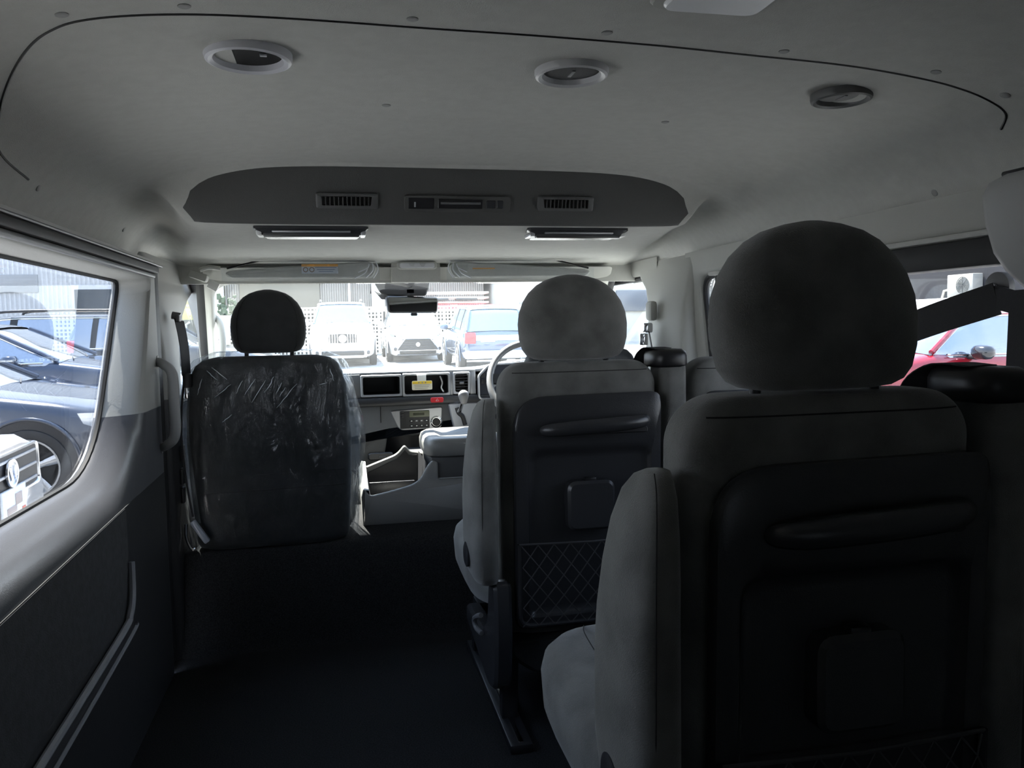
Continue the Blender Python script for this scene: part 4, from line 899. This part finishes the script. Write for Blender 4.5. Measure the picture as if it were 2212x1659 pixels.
r = thing('potted_shrub', 'small dark shrub beyond the windscreen, just left of the passenger headrest', 'shrub', (-3.75, 26.3, 0))
mb = MB(); rnd = random.Random(2)
for k in range(60):
    a = rnd.uniform(0, 6.28); R_ = rnd.uniform(0, .42); z = 1.75+rnd.uniform(-.35, .35); c_ = (-3.75+R_*math.cos(a), 26.3+R_*.4*math.sin(a), z)
    mb.rbox(c_, (rnd.uniform(.05, .14), .05, rnd.uniform(.08, .2)), .02, 1)
mb.build('foliage', mat('leaf_dark', (.06, .08, .05), .8), r)
mb = MB(); mb.lathe((-3.75, 26.3, 1.2), (0, 0, 1), [(.14, -1.2), (.16, 0), (.2, .3)], 16); mb.build('pot', mat('frame_white', (.6, .61, .63), .5), r)

# ------------------------------------------------------------------ cars
def wheel(par, x, y, r, sg, spokes, rimc):
    mb = MB(); mb.lathe((x, y, r), (0, sg, 0), [(r*.70, -.20), (r*.93, -.20), (r, -.16), (r, -.035), (r*.96, -.008), (r*.80, .004), (r*.735, -.004), (r*.72, -.02)], 36); t = mb.build('tyre', RUB, par)
    mb = MB(); mb.lathe((x, y, r), (0, sg, 0), [(r*.735, -.006), (r*.735, .004), (r*.69, .002), (r*.66, -.05), (r*.64, -.13)], 36, True)
    rm = mb.build('rim', rimc, t)
    mb = MB(); mb.lathe((x, y, r), (0, sg, 0), [(r*.66, -.14), (r*.3, -.135), (.01, -.13)], 28); mb.build('brake_disc', mat('wheel_dark', (.035, .035, .04), .5), t)
    for k in range(spokes):
        a = 2*PI*k/spokes+PI/2; ca, sa = math.cos(a), math.sin(a); w0, w1 = (.045, .030)
        def q(rad, tt, h): return (x+rad*ca-tt*sa, y+sg*h, r+rad*sa+tt*ca)
        mb = MB(); rows = [[q(rd, -w_, h), q(rd, -w_*.25, h+.012), q(rd, w_*.25, h+.012), q(rd, w_, h), q(rd, w_*.8, h-.03), q(rd, -w_*.8, h-.03)] for rd, w_, h in ((.03, .030, -.02), (r*.35, .028, -.022), (r*.69, .040, -.012))]
        mb.grid(rows, True, True, True); mb.build('spoke', rimc, rm)
    mb = MB(); mb.lathe((x, y, r), (0, sg, 0), [(.045, -.03), (.042, -.008), (.01, -.004)], 18); mb.build('hub_cap', rimc, rm)
def car(name, label, loc, heading, paint, L=4.5, W=1.8, H=1.5, belt=.98, hood=.90, nose=.72, tail=.95, xa=1.0, xb=.25, xc=-1.5, xd=-2.1, wr=.33, wf=1.38, wb_=-1.35, gc=.19, spokes=5, rimc=None, glass=None, front=None, rails=False, rear=None, trim=CHROME, cat='car', group=None, mirc=None):
    r = thing(name, label, cat, (0, 0, 0), group); OFF[r.name] = Vector((0, 0, 0))
    rimc = rimc or mat('alloy', (.42, .43, .45), .28, metal=.8); gl = glass or mat('car_glass', (.30, .35, .42), .05, metal=.75, coat=1.0)
    hl = L/2; hw = W/2
    top = [(-hl, tail-.12), (-hl+.06, tail-.03), (-hl+.35, tail+.02), (xd, belt), (xa, hood+.06), (xa+.25, hood+.02), (hl-.75, (hood+nose)/2+.04), (hl-.30, nose+.02), (hl-.08, nose-.06), (hl, nose-.16)]
    wid = [(-hl, .80), (-hl+.08, .90), (-hl+.35, .97), (-.5, 1.0), (.9, 1.0), (hl-.6, .97), (hl-.25, .88), (hl-.08, .78), (hl, .68)]
    bot = [(-hl, .38), (-hl+.3, gc+.03), (hl-.35, gc), (hl-.05, gc+.02), (hl, .26)]
    mb = MB(); rows = []; N_ = 56
    wx = (wf, wb_)
    for i in range(N_+1):
        x = -hl+L*i/N_; zt = lerp(top, x); w_ = hw*lerp(wid, x); zb_ = lerp(bot, x)
        for c in wx:
            if abs(x-c) < wr*1.18: pass
        zm = zb_+(zt-zb_)*.52; crown = .03
        half = [(0, zb_), (w_*.86, zb_), (w_*.97, zb_+.07), (w_*.995, zb_+.2), (w_, zm), (w_*.99, zm+(zt-zm)*.35), (w_*.965, zt-.10), (w_*.945, zt-.05), (w_*.90, zt-.012), (w_*.80, zt+.004), (w_*.4, zt+crown*.8), (0, zt+crown)]
        ring = [(x, -a, b) for a, b in half]+[(x, a, b) for a, b in half[-2:0:-1]]
        rows.append(ring)
    mb.grid(rows, True, True, True); body = mb.build('body', paint, r, ang=50)
    # wheel arches
    for c in wx:
        for sg in (-1, 1):
            yy = sg*hw*.985
            mb = MB(); mb.lathe((c, yy-sg*.02, wr+.015), (0, sg, 0), [(wr*1.17, -.1), (wr*1.17, .034), (.05, .034)], 40); mb.build('arch_liner', PLB, r)
            mb = MB(); pts = [(c+wr*1.19*math.cos(a_), yy+sg*.012, wr+.015+wr*1.19*math.sin(a_)) for a_ in [PI*(-.06+1.12*k/24) for k in range(25)]]; mb.tube(pts, .016, 8); mb.build('arch_lip', paint, r)
            wheel(r, c, yy+sg*.034, wr, sg, spokes, rimc)
    # greenhouse
    wbel = hw*.93; wrf = hw*.70
    st = [(xd-.02, 0), (xc-.12, .86), (xc, .95), (xc+.35, 1.0), ((xc+xb)/2, 1.0), (xb-.25, .985), (xb, .94), (xb+.12, .87), (xa+.05, 0)]
    mb = MB(); rows = []
    def gh(x):
        f = lerp(st, x); b0 = lerp([(xd, belt-.02), (xa, hood+.05)], x); z1 = b0+(H-.02-b0)*f+.004
        k = (z1-b0)/(H-b0); wt = wbel+(wrf-wbel)*k*.95
        e = .94 if x > xb or x < xc else 1
        return b0, z1, wbel*(.93 if x > xa-.1 or x < xd+.1 else 1), wt*e
    for i in range(41):
        x = xd-.02+(xa+.05-xd+.02)*i/40; b0, z1, w0, w1 = gh(x)
        rows.append([(x, -w0, b0-.05), (x, -w0, b0), (x, -(w0+w1)/2-.012, (b0+z1)/2), (x, -w1, z1), (x, -w1*.7, z1+.018), (x, 0, z1+.028), (x, w1*.7, z1+.018), (x, w1, z1), (x, (w0+w1)/2+.012, (b0+z1)/2), (x, w0, b0), (x, w0, b0-.05)])
    mb.grid(rows); mb.build('glazing', gl, r, ang=50)
    mb = MB(); rows = []
    for i in range(25):
        x = xc-.10+(xb+.10-xc+.10)*i/24; b0, z1, w0, w1 = gh(x); e = .012
        rows.append([(x, -w1-.012, z1-.035), (x, -w1-.012, z1-.0), (x, -w1*.9, z1+.024), (x, -w1*.6, z1+.036), (x, 0, z1+.044), (x, w1*.6, z1+.036), (x, w1*.9, z1+.024), (x, w1+.012, z1), (x, w1+.012, z1-.035)])
    mb.grid(rows); mb.build('roof', paint, r, ang=50)
    for sg in (-1, 1):
        for (x0, x1) in ((xa+.02, xb+.10), (xd, xc-.06)):
            P = []
            for k in range(9):
                x = x0+(x1-x0)*k/8; b0, z1, w0, w1 = gh(x); P.append((x, sg*(w1+.004), z1+.004))
            mb = MB(); mb.tube(P, .030, 8); mb.build('pillar', paint, r)
        for x, s_ in ((xb-.70, .05), (xc+.30, .10)):
            b0, z1, w0, w1 = gh(x); mb = MB(); mb.ribbon([(x-.02, sg*(w0+.006), b0-.02), (x-.0, sg*((w0+w1)/2+.018), (b0+z1)/2), (x+.02, sg*(w1+.006), z1)], (1, 0, 0), .07+s_*.3, .012); mb.build('pillar', PLB, r)
        mb = MB(); P = [];
        for k in range(13):
            x = xd+.15+(xa-.12-xd-.15)*k/12; b0, z1, w0, w1 = gh(x); P.append((x, sg*(w0+.006), b0+.006))
        mb.tube(P, .011, 6); mb.build('waist_trim', trim, r)
        mb = MB(); P = []
        for k in range(19):
            x = xd+.10+(xa-.02-xd-.10)*k/18; b0, z1, w0, w1 = gh(x); P.append((x, sg*(w1+.020), z1-.02))
        mb.tube(P, .010, 6); mb.build('roof_trim', trim, r)
        # door mirror, seams, handles
        mx_ = xa-.42
        mb = MB(); mb.M = Matrix.Translation((mx_, sg*(hw+.10), belt+.055)); mb.grid([sell(0, 0, z, a, b, 2.6, 20) for z, a, b in [(-.07, .03, .05), (-.06, .06, .09), (-.02, .085, .115), (.03, .085, .115), (.065, .06, .09), (.075, .02, .04)]], True, True, True); mi = mb.build('door_mirror', mirc or paint, r, ang=180)
        mb = MB(); mb.rbox((mx_, sg*(hw-.02), belt+.0), (.08, .16, .04), .012); mb.build('mirror_foot', PLB, mi)
        mb = MB()
        for x in (xa-.10, xb-.66, xc+.42):
            mb.tube([(x, sg*hw*.962, belt-.10), (x, sg*hw*1.001, belt-.30), (x, sg*hw*.999, gc+.22)], .006, 5)
        mb.tube([(xa-.10, sg*hw*.998, gc+.21), (xc+.42, sg*hw*.998, gc+.21)], .006, 5); mb.build('door_seam', PLB, r)
        for x in (xb-.50, xc+.60):
            mb = MB(); mb.rbox((x, sg*(hw+.004), belt-.16), (.20, .03, .028), .01); mb.build('door_handle', paint if trim is not CHROME else CHROME, r)
        if rails:
            mb = MB(); z_ = H+.055
            mb.tube(smoothpath([(xc-.0, sg*wrf*.93, z_-.04), (xc+.15, sg*wrf*.93, z_+.02), ((xb+xc)/2, sg*wrf*.93, z_+.03), (xb-.25, sg*wrf*.93, z_+.015), (xb-.05, sg*wrf*.93, z_-.045)], 5), .022, 8); mb.build('roof_rail', PLA, r)
    # nose
    if front:
        zt = lerp(top, hl-.08)
        for sg in (-1, 1):
            mb = MB()
            lp = front.get('lamp', [(.50, .60), (.86, .66), (.90, .76), (.52, .70)])
            rows = []
            P0 = [(hl-.03-.55*max(0, a-.55)**1.0*1.1, sg*hw*a, b) for a, b in lp]; P1 = [(p[0]-.16-.10*(i_ in (1, 2)), p[1]*1.0, p[2]) for i_, p in enumerate(P0)]
            mb.grid([[Vector(p)+Vector((.03, 0, 0)) for p in P0], P0, P1], True, True, True); hlm = mb.build('headlamp', mat('lamp_glass', (.62, .66, .72), .08, metal=.5, coat=1.0), r)
            mb = MB(); mb.lathe(sum((Vector(p) for p in P0), Vector())/4+Vector((.02, 0, 0)), (1, sg*.4, 0), [(.05, 0), (.055, .02), (.03, .03)], 14); mb.build('lens', CHROME, hlm)
            if front.get('fog'):
                mb = MB(); mb.rbox((hl-.07, sg*hw*.70, .40), (.10, .17, .10), .03); mb.build('fog_lamp', PLA, r)
        gz0, gz1, gw, gm = front.get('grille', (.42, .66, .42, 'bars'))
        o = rpoly(front['gpoly'], .02, 3) if 'gpoly' in front else rpoly(rect(-gw, gz0, gw, gz1), .04, 4)
        mb = MB(); mb.prism(o, hl-.06, hl+.022, 'yz', .006); G = mb.build('grille', PLB, r)
        if gm == 'vbars':
            for k in range(11):
                if 4 <= k <= 6: continue
                y_ = -gw*.9+gw*1.8*k/10; mb = MB(); mb.rbox((hl+.024, y_, (gz0+gz1)/2), (.02, .026, (gz1-gz0)*.9), .008); mb.build('grille_bar', CHROME, G)
        elif gm == 'hbars':
            for k in range(front.get('nb', 4)):
                z_ = gz0+(gz1-gz0)*(k+.5)/front.get('nb', 4); mb = MB(); mb.rbox((hl+.024, 0, z_), (.016, 2*gw*.92, .018), .006); mb.build('grille_bar', front.get('barm', PLA), G)
        mb = MB(); pts = [(hl+.022, a, b) for a, b in o]; mb.tube(pts+[pts[0]], .012, 6); mb.build('grille_surround', trim, G)
        br = front.get('badge', .06)
        mb = MB(); mb.lathe((hl+.034, 0, front.get('bz', (gz0+gz1)/2)), (1, 0, 0), [(br, 0), (br, .012), (br*.82, .012), (br*.80, .004)], 24); B_ = mb.build('badge', CHROME, G)
        mb = MB(); z_ = front.get('bz', (gz0+gz1)/2); mb.tube([(hl+.046, -br*.5, z_+br*.5), (hl+.046, -br*.15, z_-br*.5), (hl+.046, 0, z_+.1*br), (hl+.046, br*.15, z_-br*.5), (hl+.046, br*.5, z_+br*.5)], br*.09, 6); mb.build('badge_mark', CHROME, B_)
        mb = MB(); mb.rbox((hl-.02, 0, gc+.13), (.09, 1.25*hw, .13), .03); mb.build('lower_intake', PLB, r)
        mb = MB(); mb.rbox((hl-.03, 0, gc+.035), (.12, 1.4*hw, .05), .02); mb.build('bumper_lip', front.get('lipm', PLA), r)
        if front.get('plate'):
            mb = MB(); mb.rbox((hl+.035, 0, front['plate']), (.02, .36, .19), .01); pl = mb.build('number_plate', mat('plate_white', (.75, .78, .80), .5), r)
            mb = MB(); mb.rbox((hl+.047, .05, front['plate']+.02), (.004, .10, .07), .002); mb.rbox((hl+.047, -.06, front['plate']-.03), (.004, .14, .04), .002); mb.build('plate_picture', mat('plate_print', (.42, .36, .34), .6), pl)
            mb = MB(); mb.rbox((hl+.047, .12, front['plate']-.06), (.004, .05, .03), .002); mb.build('plate_mark', mat('plate_red', (.6, .15, .1), .6), pl)
    for y_, z_ in ((-.45, 0), (.1, .01)):
        mb = MB(); mb.tube([(xa+.10, y_, hood+.075), (xa-.02, y_+.35, hood+.10)], .008, 5); mb.build('wiper', PLB, r)
    if rear:
        for sg in (-1, 1):
            mb = MB(); mb.rbox((-hl-.005, sg*hw*.78, rear['lz']), (.08, .26, rear['lh']), .02); mb.build('tail_lamp', mat('tail_red', (.65, .03, .04), .2), r)
        mb = MB(); mb.rbox((-hl-.02, 0, rear['lz']), (.03, 1.25*hw, rear['lh']*.5), .01); mb.build('tail_garnish', rear.get('gm', PLA), r)
        mb = MB(); mb.rbox((-hl-.035, .25, rear['lz']-.02), (.02, .35, .16), .01); mb.build('number_plate', mat('plate_white', (.75, .78, .80), .5), r)
        mb = MB(); mb.rbox((-hl-.05, 0, .46), (.16, 1.9*hw, .20), .05); mb.build('bumper', rear.get('bm', paint), r)
    Mx = Matrix.Translation(Vector(loc)) @ Matrix.Rotation(math.atan(SL), 4, 'X') @ Matrix.Rotation(heading, 4, 'Z')
    r.location = Mx.to_translation(); r.rotation_euler = Mx.to_euler()
    return r
NAVY = mat('navy_paint', (.016, .024, .045), .18, metal=.3, coat=1.0)
NAVY2 = mat('deep_blue_paint', (.020, .035, .070), .18, metal=.3, coat=1.0)
BLK = mat('black_paint', (.012, .012, .015), .15, coat=1.0)
WPNT = mat('pearl_white_paint', (.70, .70, .70), .25, coat=1.0)
REDP = mat('red_paint', (.26, .006, .016), .2, metal=.2, coat=1.0)
def gl_(x, y): return (x, y, zg(y))
SED = dict(L=4.7, W=1.81, H=1.44, belt=.93, hood=.90, nose=.74, tail=.95, xa=.95, xb=.10, xc=-1.25, xd=-2.0, wr=.335, wf=1.42, wb_=-1.38)
car('parked_car', 'dark navy sedan nearest the sliding door window, with five-spoke wheel and headlamp', gl_(-4.28, 8.24), 0.0, NAVY, front=dict(lamp=[(.52, .60), (.90, .64), (.97, .78), (.55, .72)], grille=(.40, .64, .36, 'hbars')), **SED)
car('parked_car', 'dark blue wagon in the middle of the three dark cars on the left', gl_(-4.57, 11.35), 0.0, NAVY2, front=dict(grille=(.42, .66, .40, 'hbars')), **{**SED, 'belt': 1.0, 'hood': .97, 'nose': .80, 'H': 1.47})
car('parked_car', 'black four-wheel drive with roof rails, farthest of the dark cars on the left', gl_(-3.75, 14.9), 0.0, BLK, L=4.7, W=1.85, H=1.56, belt=1.02, hood=.99, nose=.85, xa=1.0, xb=.30, xc=-1.9, xd=-2.25, wr=.36, rails=True, front=dict(grille=(.5, .8, .45, 'hbars')))
car('parked_car', 'white hatchback with a chrome round badge, just its nose at the left edge', gl_(-4.42, 5.28), 0.0, WPNT, L=4.3, W=1.76, H=1.48, belt=.95, hood=.92, nose=.80, xa=1.0, front=dict(grille=(.54, .80, .46, 'hbars'), nb=3, barm=SILV, bz=.68, badge=.085, plate=.50, lamp=[(.55, .66), (.92, .68), (.95, .80), (.57, .78)]), spokes=7, trim=CHROME)
car('parked_car', 'large white four-wheel drive facing the windscreen, with vertical chrome grille bars', (-.20, 24.7, zg(24.7)), -PI/2, WPNT, L=4.8, W=1.84, H=1.78, belt=1.12, hood=1.12, nose=1.02, tail=1.1, xa=.95, xb=.35, xc=-1.9, xd=-2.25, wr=.38, wf=1.45, gc=.26, rails=True, glass=mat('sky_glass', (.10, .16, .22), .06, metal=.3), front=dict(grille=(.66, .92, .38, 'vbars'), fog=True, bz=.79, badge=.11, lamp=[(.52, .78), (.90, .80), (.92, .94), (.55, .92)], lipm=WPNT))
car('parked_car', 'compact white car facing the windscreen, with a dark trapezoid grille', (1.95, 25.6, zg(25.6)), -PI/2, WPNT, L=4.2, W=1.72, H=1.55, belt=.98, hood=.98, nose=.84, xa=.95, xb=.25, xc=-1.5, xd=-1.95, wr=.34, wf=1.3, wb_=-1.26, glass=MATS['sky_glass'], front=dict(gpoly=[(-.62, .36), (.62, .36), (.36, .70), (-.36, .70)], grille=(.36, .70, .5, 'hbars'), nb=5, bz=.53, badge=.06, fog=True, lamp=[(.50, .74), (.88, .76), (.94, .86), (.55, .82)]))
car('parked_car', 'dark blue estate seen from behind, with red tail lamps, beside the steering wheel', (3.44, 21.15, zg(21.15)), PI/2, mat('steel_blue_paint', (.06, .09, .15), .2, metal=.4, coat=1.0), L=4.3, W=1.72, H=1.60, belt=1.02, hood=1.0, nose=.85, tail=1.06, xa=.9, xb=.35, xc=-1.6, xd=-2.1, wf=1.25, wb_=-1.3, wr=.35, gc=.28, glass=MATS['sky_glass'], rear=dict(lz=.86, lh=.26, gm=CHROME, bm=mat('bumper_silver', (.55, .58, .62), .3, metal=.3)))
redcar = car('parked_car', 'red car beyond the right side window, partly behind the slanting belt', gl_(6.35, 8.0), PI+.10, REDP, mirc=BLK, L=4.45, W=1.80, H=1.50, belt=1.04, hood=1.02, nose=.86, xa=.80, xb=.15, xc=-1.5, xd=-2.0, wr=.35, front=dict(grille=(.42, .66, .42, 'hbars')))
car('parked_car', 'pale silver car seen through the driver door window', (8.3, 15.2, zg(15.2)), PI, mat('silver_paint', (.55, .60, .66), .22, metal=.5, coat=1.0), front=dict(grille=(.42, .66, .42, 'hbars')), **SED)
# red figure four on the red car's windscreen
cu = bpy.data.curves.new('lettering', 'FONT'); cu.body = '4'; cu.size = .28; cu.extrude = .002
fo = bpy.data.objects.new('lettering', cu); COL.objects.link(fo)
bpy.context.view_layer.update(); me = fo.to_mesh(); me2 = me.copy(); fo.to_mesh_clear(); bpy.data.objects.remove(fo)
me2.materials.clear(); me2.materials.append(mat('figure_red', (.65, .05, .05), .5))
lo = bpy.data.objects.new('lettering', me2); COL.objects.link(lo); lo.parent = redcar
nx = Vector((.62, 0, .78)).normalized(); ty = Vector((-.78, 0, .62)).normalized(); tx = Vector((0, 1, 0))
pz = Vector((.62, .30, 1.235))
lo.matrix_local = Matrix(((tx.x, ty.x, nx.x, pz.x), (tx.y, ty.y, nx.y, pz.y), (tx.z, ty.z, nx.z, pz.z), (0, 0, 0, 1)))
# outdoor air conditioner on the grey building
r = thing('air_conditioner', 'white air conditioner unit with round fan grille on the dark grey building', 'air conditioner', (14.95, 17.36, 1.52))
mb = MB(); mb.rbox((15.06, 17.36, 1.80), (.30, .85, .56), .02); mb.build('casing', mat('unit_white', (.33, .33, .31), .5), r)
mb = MB(); 
for q in (.05, .09, .13, .17, .21): mb.lathe((14.905, 17.26, 1.80), (-1, 0, 0), [(q, 0), (q, .008), (q-.014, .008), (q-.014, 0)], 28, True)
for a in range(8): mb.tube([(14.898, 17.26, 1.80), (14.898, 17.26+.21*math.cos(a*PI/4), 1.80+.21*math.sin(a*PI/4))], .006, 5)
mb.build('fan_grille', mat('fan_grey', (.06, .065, .065), .5), r)
mb = MB(); mb.rbox((15.06, 17.36, 1.50), (.32, .8, .04), .005); mb.build('bracket', mat('bracket_grey', (.4, .38, .35), .6), r)
mb = MB(); mb.tube([(15.18, 17.8, 1.75), (15.18, 18.2, 1.70), (15.18, 18.35, 1.3)], .03, 8); mb.build('pipe', mat('pipe_cream', (.7, .66, .55), .6), r)
